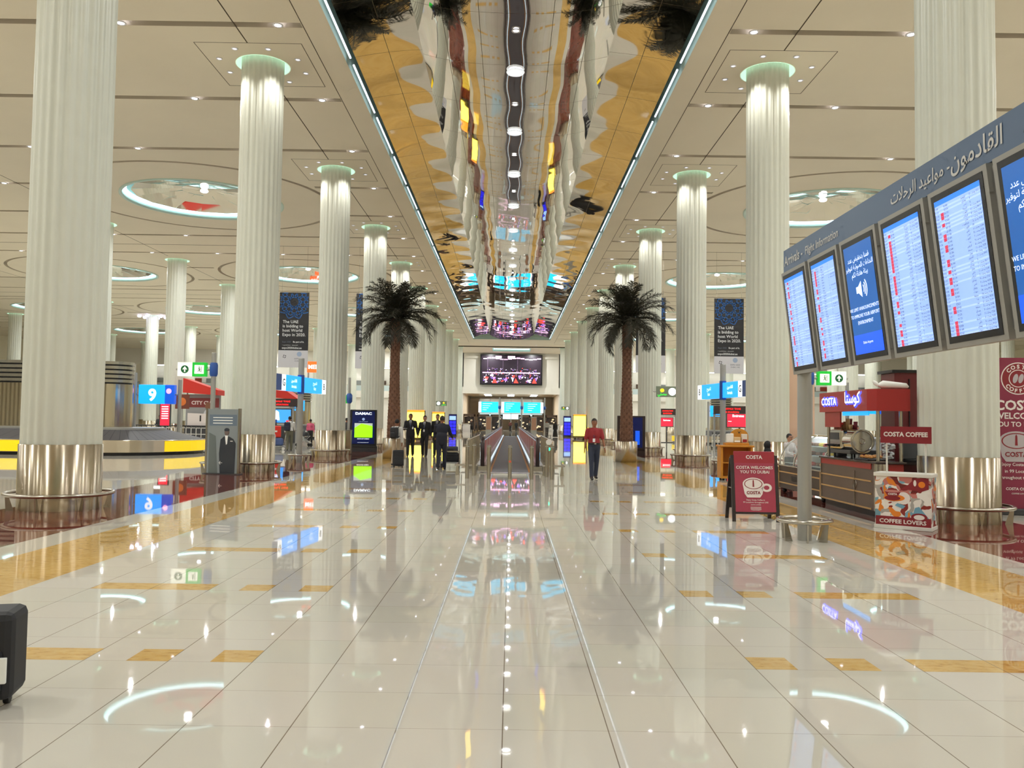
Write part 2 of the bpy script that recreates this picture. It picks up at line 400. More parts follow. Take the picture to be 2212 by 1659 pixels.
# walls
wl = M(); wl.bx(-HX - .3, -HX, Y0, 175, 0, ZC); struct(wl.obj('wall_left', m_wall))
wl = M(); wl.bx(HX, HX + .3, Y0, 175, 0, ZC); struct(wl.obj('wall_right', m_wall))
wl = M(); wl.bx(-HX, HX, Y0 - .3, Y0, 0, ZC + 2); struct(wl.obj('wall_back', m_wall))
OP = 7.85
m_wfar = mat('wall_far_paint', (234, 230, 220), 0.6)
wl = M()
wl.bx(-OP - 1.4, OP + 1.4, Y1, Y1 + .5, 6.15, ZC)                      # over the portal
wl.bx(-8.6, 8.6, Y1 - .35, Y1, 6.1, 6.9); wl.bx(-8.4, 8.4, Y1 - .18, Y1, 6.9, 7.2); wl.bx(-7.6, 7.6, Y1 - .3, Y1, 11.9, 12.3)
for s in (-1, 1):
    a, b = sorted((s * OP, s * 12)); wl.bx(a, b, Y1, Y1 + .5, 0, ZC)
    for p, q, gal in ((12, 27, 1), (27, 29, 0), (29, 44, 1), (44, 46, 0), (46, 62, 1), (62, HX, 0)):
        a, b = sorted((s * p, s * q))
        if not gal: wl.bx(a, b, Y1, Y1 + .5, 0, ZC); continue
        wl.bx(a, b, Y1, Y1 + .5, 0, 5.2); wl.bx(a, b, Y1 - .5, Y1 + .5, 5.2, 6.3); wl.bx(a, b, Y1, Y1 + .5, 10.2, ZC)
        wl.bx(a, b, Y1 + 5, Y1 + 5.3, 5.2, 10.6); wl.bx(a, b, Y1 + .5, Y1 + 5, 5.0, 5.2); wl.bx(a, b, Y1 + .5, Y1 + 5, 10.4, 10.6)
struct(wl.obj('wall_far', m_wfar))
gl = M()
for s in (-1, 1):
    for p, q in ((12, 27), (29, 44), (46, 62)):
        for i in range(5):
            a, b = sorted((s * (p + (q - p) * (i + .1) / 5), s * (p + (q - p) * (i + .85) / 5)))
            gl.bx(a, b, Y1 + 4.8, Y1 + 4.98, 6.2, 8.2, i % 3)
struct(gl.obj('window_1', [mat('gallery_shopfront_dark', (92, 74, 60), 0.4), mat('gallery_shopfront_grey', (132, 136, 134), 0.3), mat('gallery_shopfront_red', (140, 56, 38), 0.4)]))
rl = M()
for s in (-1, 1):
    for p, q in ((12, 27), (29, 44), (46, 62)):
        a, b = sorted((s * p, s * q)); rl.bx(a, b, Y1 + .05, Y1 + .1, 6.3, 7.2, 0); rl.cyl((a, Y1 + .07, 7.25), (b, Y1 + .07, 7.25), .05, n=6, m=1)
        rl.bx(a + .5, b - .5, Y1 + 3.4, Y1 + 3.6, 10.2, 10.32, 2)
struct(rl.obj('trim_2', [mat('gallery_glass', (190, 205, 205), 0.1), m_steel, mat('gallery_lamp', (240, 245, 245), 0.5, emit=8, sample=False)]))

# lobby behind the portal
lb = M()
for s in (-1, 1): a, b = sorted((s * OP, s * (OP + .4))); lb.bx(a, b, Y1 + .5, 160, 0, 6.3, 0)
lb.bx(-OP, OP, Y1 + .5, 160, 6.15, 6.4, 1); lb.bx(-OP, OP, 160, 160.3, 0, 6.4, 0)
struct(lb.obj('wall_lobby', [mat('lobby_brown', (196, 178, 152), 0.5), mat('lobby_ceiling', (210, 196, 172), 0.2, metal=0.2)]))
gw = M(); 
for i in range(6):
    x0 = -5.6 + i * 1.9; gw.bx(x0, x0 + 1.8, 152, 152.05, 3.0, 5.6, 0); gw.bx(x0, x0 + 1.8, 152, 152.05, 2.0 if i in (2, 3) else 2.6, 2.95, 1)
for i in range(7): x0 = -5.66 + i * 1.9; gw.bx(x0 - .05, x0 + .05, 151.9, 152.1, 0, 5.8, 2)
for zz in (3.0, 4.4, 5.7): gw.bx(-5.7, 5.8, 151.9, 152.1, zz - .05, zz + .05, 2)
struct(gw.obj('window_2', [mat('lobby_glass', (186, 186, 172), 0.15, emit=0.06, ecol=(170, 200, 205)), mat('lobby_glass_bright', (190, 235, 245), 0.1, emit=.8), m_grey]))
lm = M()
for x, y in ((-4, 143), (0, 143), (4, 143), (-4, 149), (0, 149), (4, 149)): lm.bx(x - .6, x + .6, y - .1, y + .1, 6.1, 6.14)
struct(lm.obj('trim_3', mat('lobby_strip_lamp', (235, 248, 255), 0.5, emit=14)))

# mirrored trough
tr = M()
for s in (-1, 1):
    x = s * 5.27; tr.quad((x, -20, ZC - .02), (x, 113.4, ZC - .02), (x, 113.4, ZC + 1.3), (x, -20, ZC + 1.3))
    a, b = sorted((s * 5.27, s * 4.9)); 
for y in (-20, 113.4): tr.quad((-5.27, y, ZC), (5.27, y, ZC), (5.27, y, ZC + 1.3), (-5.27, y, ZC + 1.3))
tr.quad((-5.3, -20, ZC + 1.3), (5.3, -20, ZC + 1.3), (5.3, 113.4, ZC + 1.3), (-5.3, 113.4, ZC + 1.3))
struct(tr.obj('trim_4', m_cove))
tr = M(); tr.bx(-3, -2.95, 127.2, 133, ZC, ZC + 1); tr.bx(2.95, 3, 127.2, 133, ZC, ZC + 1); tr.bx(-3, 3, 127.2, 127.25, ZC, ZC + 1); tr.bx(-3, 3, 132.95, 133, ZC, ZC + 1); tr.bx(-3, 3, 127.2, 133, ZC + 1, ZC + 1.1)
struct(tr.obj('trim_5', m_cove))
sk = thing('recessed_skylight_lamp', 'small rectangular light well with a cool tube frame above the far video wall', 'ceiling light', (0, 130.1, ZC + .3))
t_ = M(); t_.bx(-2.85, 2.85, 2.6, 2.75, 0, .15); t_.bx(-2.85, 2.85, -2.75, -2.6, 0, .15); t_.bx(-2.85, -2.7, -2.6, 2.6, 0, .15); t_.bx(2.7, 2.85, -2.6, 2.6, 0, .15); t_.obj('light_tube', mat('skylight_tube', (215, 240, 245), .5, emit=1.3, sample=False), sk)
t_ = M(); t_.bx(-2.5, 2.5, -2.4, 2.4, .2, .3); t_.obj('mirror_panel', m_mirror, sk)

mc = thing('mirrored_ceiling', 'long wavy mirrored metal ceiling hung in the trough over the walkway', 'mirror ceiling', (0, 0, 0))
def zmir(x, y):
    a = abs(x)
    if a <= 2.89: z = ZC - 0.04 + 0.0175 * x * x + 0.0073 * a ** 3
    else: z = ZC + 0.42 - 0.066 * (a - 2.9) - 0.032 * (a - 2.9) ** 2
    return z
def grid_mesh(xs, ys, wob):
    g = M(); n = len(ys); vs = []
    for x in xs:
        for y in ys:
            w = sin((y + 0.9) / 1.65 * pi)  # every panel is slightly dished
            z = zmir(x, y) + wob * (0.0018 * w * abs(w) * cos(x * 1.6) + 0.0012 * sin(y * 1.7 + x * .9 + 1.3 * sin(y * .37)) + 0.0036 * sin(x * 1.9 + .5 * sin(y * .5)) * sin(y * 1.904))
            vs.append((x, y, z))
    fs = [(i * n + j, i * n + j + 1, (i + 1) * n + j + 1, (i + 1) * n + j) for i in range(len(xs) - 1) for j in range(n - 1)]
    g._p(vs, fs, 0, True); return g
ysg = [2 + 0.115 * i for i in range(int(111.3 / .115) + 1)]
lin = lambda a, b, n: [a + (b - a) * i / n for i in range(n + 1)]
grid_mesh(lin(-2.88, 2.88, 46), ysg, 0.8).obj('centre_mirror_panel', m_mirror, mc)
grid_mesh(lin(-5.0, -2.9, 16), ysg, 1.25).obj('wing_mirror_panel', m_mirror, mc)
grid_mesh(lin(2.9, 5.0, 16), ysg, 1.25).obj('wing_mirror_panel', m_mirror, mc)
e = M()
for s in (-1, 1):
    for i in range(24):
        ya = 3 + i * 4.6; yb = min(ya + 4.05, 113.2); e.cyl((s * 5.14, ya, ZC + .1), (s * 5.14, yb, ZC + .1), .035, n=8)
e.obj('light_tube', mat('trough_tube', (228, 242, 255), 0.5, emit=1.8, sample=False), mc)

# ================================================================== CEILING LIGHTS
def downlight(r, label, group, lens=m_lens):
    t = thing('downlight', label, 'ceiling light', (0, 0, ZC), 0, group)
    a = M(); a.lathe([(r, 0.0), (r * 1.02, -.012), (r * .8, -.03), (r * .62, -.012)], n=18); a.obj('bezel', m_bez, t)
    a = M(); a.disc((0, 0, -.012), r * .62, 16); a.obj('lens', lens, t); return t
used = {}
G1 = 'small round downlights in the ceiling slots'
d0 = downlight(0.15, 'small round downlight set in a dark cross slot of the beige ceiling', G1)
first = True
for j in range(-1, 14):
    y = 23.15 + 5.52 * j
    for s in (-1, 1):
        for kx in range(0, 8):
            x = s * (6.75 + 4.45 * kx); 
            if any(abs(x - dx) < 7.2 and math.hypot(x - dx, y - dy) < RR + .5 for dx, dy in domes): continue
            if j > 7 and kx > 2: continue
            if y < 20 or abs(x) / y > .7: continue
            if first: d0.location = (x, y, ZC); first = False
            else: dup(d0, (x, y, ZC))
m_lens2 = mat('lamp_lens_soft', (235, 235, 250), 0.5, emit=1.6, sample=False)
nm = ['first', 'second', 'third', 'fourth', 'fifth', 'sixth', 'seventh', 'eighth', 'ninth', 'tenth', 'eleventh']
e0 = None
for s, side in ((-1, 'left'), (1, 'right')):
    for k in range(1, 6):
        g = 'ring of eight downlights round the %s %s column' % (nm[k], side)
        lab = 'small white downlight in the ring round the top of the %s column on the %s' % (nm[k], side)
        for i in range(8):
            a = (i + .5) * pi / 4; loc = (s * COLX + 1.32 * cos(a), col_y(k) + 1.32 * sin(a), ZC)
            if e0 is None: e0 = downlight(0.10, lab, g, m_lens2); e0.location = loc
            else: dup(e0, loc, 0, lab, g)
for x, y in main_cols:
    for i in range(4):
        if y > 75: continue
        a = (i + .5) * pi / 2; o = bpy.data.objects.new('column_lamp', spot_d); COL.objects.link(o)
        o.location = (x + 1.32 * cos(a), y + 1.32 * sin(a), ZC - .08); d = Vector((-cos(a) * .13, -sin(a) * .13, -1)); o.rotation_euler = d.to_track_quat('-Z', 'Y').to_euler()
# the one column far on the left washed by bright bluish lamps
for i in range(6):
    a = (i + .5) * pi / 3; loc = (-39.88 + 1.35 * cos(a), col_y(7) + 1.35 * sin(a), ZC - .02)
    if i == 0:
        b0 = thing('floodlight', 'bright bluish floodlight in the ring round a far left column', 'ceiling light', loc, 0, 'bluish floodlights round a far left column')
        a_ = M(); a_.ball((0, 0, -.12), .2, sc=(1, 1, .6)); a_.obj('lamp_globe', mat('bluish_lamp', (215, 210, 255), .5, emit=16, sample=False), b0)
        a_ = M(); a_.cyl((0, 0, 0), (0, 0, -.08), .16, n=12); a_.obj('housing', m_bez, b0)
    else: dup(b0, loc)
# lamps hung in the mirror: a big one at every column line and half way, a small one between
big = thing('pendant_lamp', 'large round lamp with a glass rim hanging in the middle of the mirrored ceiling', 'ceiling light', (0, col_y(1), ZC - .06), 0, 'large lamps along the mirrored ceiling')
a = M(); a.lathe([(.26, 0), (.29, -.03), (.26, -.07), (.19, -.05)], n=28); a.obj('glass_rim', mat('frosted_rim', (230, 235, 240), .2, emit=.8, sample=False), big)
a = M(); a.disc((0, 0, -.055), .19, 24); a.ball((0, 0, -.06), .1, sc=(1, 1, .5)); a.obj('lamp', mat('bright_lamp', (255, 255, 255), .5, emit=9, sample=False), big)
sml = thing('spotlight', 'small spotlight between the large lamps of the mirrored ceiling', 'ceiling light', (0, 23.15, ZC - .05), 0, 'small spotlights along the mirrored ceiling')
a = M(); a.lathe([(.12, 0), (.13, -.03), (.08, -.02)], n=18); a.obj('bezel', m_bez, sml)
a = M(); a.disc((0, 0, -.02), .08, 16); a.obj('lens', m_lens, sml)
for j in range(1, 15): dup(big, (0, col_y(1) + 5.52 * j, ZC - .06)); dup(sml, (0, 23.15 + 5.52 * j, ZC - .05))
k0 = thing('spotlight', 'small spotlight set off centre in the mirrored ceiling', 'ceiling light', (-2.35, 23.2, ZC + .33), 0, 'off-centre spotlights in the mirrored ceiling')
a = M(); a.lathe([(.11, 0), (.12, -.03), (.07, -.02)], n=16); a.obj('bezel', m_bez, k0)
a = M(); a.disc((0, 0, -.02), .07, 14); a.obj('lens', m_lens, k0)
for j in range(0, 10):
    for s in (-1, 1):
        if j or s > 0: dup(k0, (s * 2.35, 23.2 + 7.3 * j, ZC + .33))

for x, lab in ((-3.6, 'left of the two downlights just before the far video wall'), (3.6, 'right of the two downlights just before the far video wall')):
    dup(d0, (x, 121.5, ZC), 0, lab, 'downlights before the far video wall')
# light wells
def well():
    t = thing('light_well', 'x', 'ceiling light', (0, 0, ZC))
    a = M(); a.lathe([(DR, -.03), (DR, .95), (2.0, 1.25), (0.01, 1.3)], n=56); a.lathe([(DR + .12, .0), (DR + .12, -.05), (DR - .02, -.05), (DR - .02, .1)], n=56); a.obj('well_lining', m_cove, t)
    a = M(); a.ring((0, 0, .22), DR - .13, .1, 56, 8); a.obj('light_tube', m_glow, t)
    a = M(); n = 16
    for i in range(n):   # faceted mirror cone
        for r0, z0, r1, z1 in ((3.45, .2, 2.3, .38), (2.3, .38, 1.1, .52), (1.1, .52, .12, .6)):
            p = [(r * cos(2 * pi * (i + d) / n), r * sin(2 * pi * (i + d) / n), z) for r, z, d in ((r0, z0, 0), (r0, z0, 1), (r1, z1, 1), (r1, z1, 0))]
            c = sum((Vector(q) for q in p), Vector()) / 4; j = random.uniform(-.012, .012); p = [Vector(q) + Vector((0, 0, j * (1 if k in (0, 1) else -1))) for k, q in enumerate(p)]; a.quad(*p)
    a.obj('mirror_cone', mat('well_mirror', (205, 198, 182), .05, metal=1.0), t)
    a = M(); a.ball((0, 0, .5), .2, sc=(1, 1, .5)); a.obj('lamp', mat('well_lamp', (250, 252, 255), .5, emit=9, sample=False), t)
    return t
w0 = None
for x, y in domes:
    side = 'left' if x < 0 else 'right'; n = nm[int(round((y - 42.48) / 22.08))]; rw = {16: 'inner', 32: 'middle', 48: 'outer'}[round(abs(x))]
    lab = 'round light well with a glowing rim, %s nearest in the %s row on the %s' % (n, rw, side)
    if w0 is None: w0 = well(); w0.location = (x, y, ZC); w0['label'] = lab
    else: dup(w0, (x, y, ZC), 0, lab)

# ================================================================== COLUMNS
def fluted(R, n, depth, z0, z1, per=8):
    k = n * per; a = M(); vs = []
    for z in (z0, z1):
        for j in range(k):
            th = 2 * pi * j / k; ph = (j % per) / per; r = R - depth * (cos(pi * ph) ** 2)
            vs.append((r * cos(th), r * sin(th), z))
    a._p(vs, [(j, (j + 1) % k, k + (j + 1) % k, k + j) for j in range(k)], 0, True); return a
def guard(R, n, z=.27, r=.033):
    g = M(); g.ring((0, 0, z), R, r, 48, 8)
    for i in range(n):
        a = 2 * pi * (i + .3) / n; g.T = Matrix.Rotation(a, 4, 'Z')
        g.prism([(R - .15, 0), (R - .03, 0), (R - .01, z), (R - .06, z)], 'y', -.01, .01); g.T = None
    return g
def column(near):
    t = thing('fluted_column', 'x', 'column')
    fluted(.655, 24 if near else 20, .036, 1.12, ZC + .45, 8 if near else 4).obj('shaft', m_shaft, t)
    a = M(); a.lathe([(.672, 0), (.672, 1.13), (.64, 1.14)], n=64); a.obj('steel_base', m_brush, t)
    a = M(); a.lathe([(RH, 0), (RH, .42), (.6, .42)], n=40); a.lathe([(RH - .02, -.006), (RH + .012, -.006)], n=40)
    h = a.obj('collar', m_mint, t); h.location = (0, 0, ZC)  # recess surface glows by itself, in place of a hidden tube's light
    if near: guard(.86, 7).obj('guard_rail', m_steel, t)
    return t
cA = column(True); cB = column(False); fa = fb = True
for (x, y) in main_cols:
    k = int(round((y - 14.87) / 11.04)); side = 'left' if x < 0 else 'right'
    lab = 'white fluted column with a steel base, %s from the camera in the %s row beside the walkway' % (nm[k], side)
    if fa: cA.location = (x, y, 0); cA['label'] = lab; fa = False
    else: dup(cA, (x, y, 0), 0, lab)
for (x, y) in outer:
    k = int(round((y - 14.87) / 11.04)); side = 'left' if x < 0 else 'right'; rw = {24: 'second', 40: 'third', 55: 'outermost'}[round(abs(x))]
    lab = 'cream fluted column in the %s row out on the %s side of the hall, level with the %s column of the inner row' % (rw, side, nm[k])
    lab = 'cream fluted column of the %s row on the %s, level with the %s inner column' % (rw, side, nm[k])
    if fb: cB.location = (x, y, 0); cB['label'] = lab; fb = False
    else: dup(cB, (x, y, 0), 0, lab)
# ================================================================== SIGNS, SCREENS, FURNITURE
m_blue = mat('sign_cyan', (20, 165, 250), .4, emit=1.3, ecol=(20, 150, 250)); m_blued = mat('sign_blue', (20, 90, 215), .4, emit=.7)
m_bluecap = mat('blue_enamel', (40, 85, 165), .35); m_litw = mat('lit_white', (240, 245, 250), .4, emit=1.1)
m_green = mat('sign_green', (20, 175, 50), .4, emit=.75); m_greend = mat('sign_green_mark', (20, 110, 60), .5)
m_litcream = mat('lit_cream', (240, 242, 225), .4, emit=.85)
m_led = mat('red_led', (255, 20, 20), .5, emit=2.5, sample=False); m_redscr = mat('red_screen', (250, 35, 60), .5, emit=1.0)
m_costa = mat('costa_maroon', (138, 32, 42), .45); m_costas = mat('poster_rose', (168, 58, 80), .45, noise=.25, nscale=3); m_dwood = mat('dark_wood', (46, 34, 30), .45, noise=.3, nscale=12)
m_postw = mat('poster_white', (235, 225, 220), .5); m_cupg = mat('cup_grey', (185, 175, 178), .5)
m_glass = mat('clear_glass', (225, 235, 235), .03, alpha=.16); m_frost = mat('smoked_glass', (150, 155, 158), .08, alpha=.82)
m_skin = mat('skin_brown', (140, 92, 66), .55); m_paper = mat('paper', (240, 240, 235), .6)
X_, Y_, Z_ = Vector((1, 0, 0)), Vector((0, 1, 0)), Vector((0, 0, 1))

def post(t, h, r=.1, guard_r=.38, n=6, mt=m_alu):
    a = M(); a.cyl((0, 0, 0), (0, 0, h), r, n=20); a.lathe([(r, h), (r * .96, h + .02), (.001, h + .02)], n=20); a.obj('pole', mt, t)
    guard(guard_r, n, .29, .028).obj('guard_rail', m_steel, t)

# ---- arrivals board on the right
fb_ = thing('flight_information_board', 'long blue-headed arrivals board with a row of tilted flight screens on a grey pole', 'information board', (4.24, 12.03, 0))
a = M(); a.cyl((0, 0, 0), (0, 0, 3.88), .098, n=28); a.obj('pole', m_alu, fb_)
guard(.36, 6, .29, .032).obj('guard_rail', m_steel, fb_)
m_hdr = mat('header_blue_grey', (88, 108, 135), .45); m_case = mat('casing_grey', (158, 156, 150), .42, metal=.3)
BX = -.23    # board plane relative to the post
hd = M(); hd.bx(BX - .03, BX + .12, -6.4, .12, 3.87, 4.2, 0); hd.bx(BX + .16, BX + .28, -6.4, .1, 3.3, 3.5, 0); ho = hd.obj('header', m_hdr, fb_)
m_sil = mat('silver_lettering', (205, 203, 198), .45); m_sil2 = mat('dark_lettering', (60, 70, 82), .5)
def side_text(mm, body, y_left, z, size, m=0, **k): mm.text(body, (BX - .033, y_left, z), (0, -1, 0), (0, 0, 1), size, m, 'LEFT', lift=.004, **k)
L = M(); side_text(L, 'Arrivals - ', .06, 3.96, .2, bold=.012); side_text(L, 'Flight Information', -.80, 3.965, .16, bold=.006); L.obj('lettering', m_sil, fb_)
L = M(); side_text(L, arab('القادمون'), -4.55, 3.97, .235, bold=.012); L.obj('lettering', m_sil, fb_); L = M(); side_text(L, arab('مواعيد الرحلات') + ' -', -3.35, 3.98, .18, bold=.008); L.obj('lettering', m_sil, fb_); L = M(); side_text(L, 'A', -5.62, 3.96, .21, bold=.02); L.obj('lettering', m_sil2, fb_)
m_dispb = mat('display_pale_blue', (150, 185, 245), .25, emit=.62, ecol=(160, 195, 255)); m_disph = mat('display_header', (30, 120, 235), .3, emit=.9)
m_dispt = mat('display_text', (60, 80, 120), .5, emit=.12); m_dispr = mat('display_red', (215, 60, 90), .5, emit=.6); m_dispn = mat('display_blue', (20, 95, 175), .3, emit=.5, ecol=(20, 100, 190))
m_dispn2 = mat('display_bright_blue', (20, 90, 235), .3, emit=.8); m_dispw = mat('display_white', (235, 245, 255), .3, emit=1.0)
rnd = random.Random(3); CITY = ['Karachi', 'Mumbai', 'Doha', 'Muscat', 'Kuwait', 'Tehran', 'London', 'Paris', 'Riyadh', 'Cairo', 'Delhi', 'Lahore', 'Jeddah', 'Colombo', 'Dhaka', 'Beirut', 'Amman', 'Hamburg', 'Moscow', 'Nice']
ARC = ['الكويت', 'الرياض', 'مسقط', 'دمشق', 'بيروت', 'لندن', 'عمان', 'بومباي', 'دلهي', 'جدة', 'الدوحة', 'البحرين', 'كولومبو', 'فرانكفورت'.replace('ج', 'ح')]
for i in range(6):
    yc = .13 - 1.07 * i
    s_ = M()
    # local frame: x out of the board to the viewer is -x, y along board, z down is negative
    s_.T = Matrix.Translation((BX - .045, yc - .53, 3.86)) @ Matrix.Rotation(R_(-7.0), 4, 'Y') @ Matrix.Diagonal((1, .94, .94, 1))
    s_.bx(-.03, .16, -.52, .52, -1.58, 0, 0); s_.bx(.02, .14, -.50, .62, -1.5, -.03, 0)
    s_.bx(-.035, -.01, -.455, .455, -1.53, -.05, 1)
    for z in (-1.36, -.16): s_.bx(-.035, -.0, -.53, -.51, z - .1, z + .1, 0)
    so = s_.obj('screen', [m_case, m_black], fb_)
    D = M(); D.T = s_.T; x = -.037; hw, zt, zb = .40, -.115, -1.465
    if i == 2 or i == 5:
        D.quad((x, hw, zb), (x, hw, zt), (x, -hw, zt), (x, -hw, zb), 0); D.quad((x - .001, hw, zb), (x - .001, hw, zb + .24), (x - .001, -hw, zb + .24), (x - .001, -hw, zb), 1)
        tx = lambda b, z, sz, **k: D.text(b, (x - .002, 0, z), (0, -1, 0), (0, 0, 1), sz, 2, lift=.001, **k)
        for k_, b in enumerate(('قمنا بتخفيض عدد', 'النداءات الصوتية لتوفير', 'بيئة هادئة لكم')): tx(arab(b), -.32 - .095 * k_, .085)
        for k_, b in enumerate(('WE LIMIT ANNOUNCEMENTS', 'TO IMPROVE YOUR AIRPORT', 'ENVIRONMENT')): tx(b, -.93 - .085 * k_, .062)
        tx('Dubai Airports', zb + .12, .045)
        px = lambda pts: D.poly([(x - .003, -p, q) for p, q in pts], 2)
        px([(-.15, -.72), (-.15, -.64), (-.09, -.64), (-.09, -.72)]); px([(-.09, -.72), (-.09, -.64), (-.0, -.58), (-.0, -.78)])
        for r in (.05, .09, .13):
            for q in range(6):
                a0, a1 = -.8 + q * .266, -.8 + (q + 1) * .266
                px([(.01 + r * cos(a0), -.68 + r * sin(a0)), (.01 + (r + .018) * cos(a0), -.68 + (r + .018) * sin(a0)), (.01 + (r + .018) * cos(a1), -.68 + (r + .018) * sin(a1)), (.01 + r * cos(a1), -.68 + r * sin(a1))])
        D.obj('display', [m_dispn, m_dispn2, m_dispw], so)
    else:
        D.quad((x, hw, zb), (x, hw, zt), (x, -hw, zt), (x, -hw, zb), 0); D.quad((x - .001, hw, zt - .05), (x - .001, hw, zt), (x - .001, -hw, zt), (x - .001, -hw, zt - .05), 1)
        n = 36; dz = (zt - .06 - zb) / n; ar = i >= 3
        for q in range(n):
            z0 = zt - .06 - dz * (q + 1); Ly = lambda yy: hw - yy
            red = rnd.random() < .62
            if red: D.quad((x - .002, Ly(.10), z0), (x - .002, Ly(.10), z0 + dz * .95), (x - .002, Ly(.155), z0 + dz * .95), (x - .002, Ly(.155), z0), 3)
            if rnd.random() < .5: D.quad((x - .0015, Ly(0.001), z0), (x - .0015, Ly(.001), z0 + dz * .5), (x - .0015, -hw + .001, z0 + dz * .5), (x - .0015, -hw + .001, z0), 6)
            tq = lambda b, yy, al: D.text(b, (x - .003, Ly(yy), z0 + dz * .2), (0, -1, 0), (0, 0, 1), dz * .75, 2, al, lift=.001)
            tq('%02d:%02d' % (rnd.randint(9, 20), rnd.randint(0, 59)), .015, 'LEFT'); tq('%s %d' % (rnd.choice(('EK', 'FZ', 'QF')), rnd.randint(100, 999)), .17, 'LEFT')
            if ar:
                tq(arab(rnd.choice(ARC)), .56, 'RIGHT'); tq(str(rnd.randint(1, 14)), .62, 'LEFT')
                if rnd.random() < .75: tq(arab('وصلت') + ' %02d:%02d' % (rnd.randint(9, 20), rnd.randint(0, 59)), .785, 'RIGHT')
            else:
                tq(rnd.choice(CITY), .34, 'LEFT'); tq(str(rnd.randint(1, 14)), .58, 'LEFT')
                if rnd.random() < .6: tq('Arrived %02d:%02d' % (rnd.randint(9, 20), rnd.randint(0, 59)), .785, 'RIGHT')
        D.obj('display', [m_dispb, m_disph, m_dispt, m_dispr, m_dispn, m_dispw, mat('display_row', (175, 205, 250), .25, emit=.66, ecol=(175, 205, 255))], so)

# ---- poster / sandwich board
def cup(mm, u, v, s, P, mats=(2, 1, 3)):
    """coffee cup seen from above in a poster plane; P(u,v)->3d"""
    w, r, d = mats
    el = lambda cx, cy_, a, b, n=28: [(cx + a * cos(2 * pi * i / n), cy_ + b * sin(2 * pi * i / n)) for i in range(n)]
    A = lambda pts, m, l: mm.poly([P(u + p * s, v + q * s, l) for p, q in pts], m)
    A([(-.5, .1), (-.42, -.35), (-.3, -.52), (.3, -.52), (.42, -.35), (.5, .1)], w, 1)
    A(el(.62, -.05, .25, .2), w, 1); A(el(.62, -.05, .13, .1), 0, 2)
    A(el(0, .12, .5, .3), w, 3); A(el(0, .12, .43, .245), r, 4); A(el(0, .12, .39, .215), w, 5)
    A([(-.04, -.02), (.04, -.02), (.03, .27), (0, .33), (-.03, .27)], r, 6)
    mm.text('COSTA', P(u, v - .36 * s, 4), P(1, 0, 0) - P(0, 0, 0), P(0, 1, 0) - P(0, 0, 0), s * .2, r, bold=.03)

ab = thing('sandwich_board', 'dark-framed pavement sign with a rose coffee cup poster, beside the flight board pole', 'sandwich board', (4.19, 14.22, 0), R_(-2))
lean = .16
def PA(u, v, l=0): return Vector((u, v * sin(lean) - l * .0008 - .02, v * cos(lean)))
a = M()
for s in (-1, 1): a.T = Matrix.Translation((s * .37, 0, 0)) @ Matrix.Rotation(-lean, 4, 'X'); a.bx(-.028, .028, -.02, .02, 0, 1.13); a.T = None
a.T = Matrix.Rotation(-lean, 4, 'X'); a.bx(-.37, .37, -.018, .018, .13, .18); a.T = None; a.obj('front_frame', m_dwood, ab)
a = M()
for s in (-1, 1): a.T = Matrix.Translation((s * .37, .56, 0)) @ Matrix.Rotation(.29, 4, 'X'); a.bx(-.028, .028, -.02, .02, 0, 1.12); a.T = None
a.T = Matrix.Translation((0, .56, 0)) @ Matrix.Rotation(.29, 4, 'X'); a.bx(-.35, .35, -.01, .01, .2, 1.08); a.T = None; a.obj('back_frame', m_dwood, ab)
a = M(); a.T = Matrix.Rotation(-lean, 4, 'X'); a.rbx(-.345, .345, -.022, .01, .16, 1.2, .012, 0); a.T = None
a.poly([PA(-.345, 1.0, 5), PA(.345, 1.0, 5), PA(.345, 1.195, 5), (PA(-.345, 1.195, 5))], 4)
ux, vz = PA(1, 0) - PA(0, 0), PA(0, 1) - PA(0, 0)
for b, v, sz, bd in (('COSTA', 1.075, .085, .03), ('COSTA WELCOMES', .90, .071, .02), ('YOU TO DUBAI', .825, .071, .02), ('Enjoy Costa Coffee in', .36, .035, .01), ('99 Locations throughout UAE', .32, .035, .01), ('COSTA COFFEE', .28, .025, .01), ('f  www.costacoffee.ae', .19, .016, 0)): a.text(b, PA(0, v, 8), ux, vz, sz, 1, bold=bd)
for i in range(3): a.poly([PA(-.09, .245 - i * .02, 8), PA(.09, .245 - i * .02, 8), PA(.09, .253 - i * .02, 8), PA(-.09, .253 - i * .02, 8)], 1)
cup(a, -.03, .6, .36, lambda u, v, l=0: PA(u, v, 8 + l), (2, 3, 0)); a.obj('poster', [m_costas, m_postw, m_postw, m_costa, mat('poster_red', (160, 40, 52), .45)], ab)
a = M(); a.bx(-.39, -.36, .1, .42, .55, .57); a.bx(.36, .39, .1, .42, .55, .57); a.obj('hinge_stay', m_steel, ab)

# ---- roll-up banner behind the near right column
rb = thing('rollup_banner', 'tall maroon coffee banner standing partly behind the nearest right column', 'banner', (9.72, 15.95, 0), R_(-8))
a = M(); a.bx(-.55, .55, -.012, .012, .12, 3.0, 0); PB = lambda u, v, l=0: Vector((u, -.013 - l * .0008, v))
for b, v, sz, bd in (('COSTA', 2.0, .26, .03), ('WELCOMES', 1.83, .165, .025), ('YOU TO DUBAI', 1.68, .13, .02), ('Enjoy Costa Coffee', .93, .085, .01), ('in 99 Locations', .80, .085, .01), ('throughout the UAE', .68, .085, .01), ('COSTA COFFEE', .47, .07, .03), ('COFFEE LOVERS', .39, .04, .01)): a.text(b, PB(0, v, 2), X_, Z_, sz, 1, bold=bd)
n = 36; el = lambda r: [PB(r * cos(2 * pi * i / n), 2.6 + r * sin(2 * pi * i / n), {.31: 1, .29: 2, .17: 3, .155: 4}[r]) for i in range(n)]
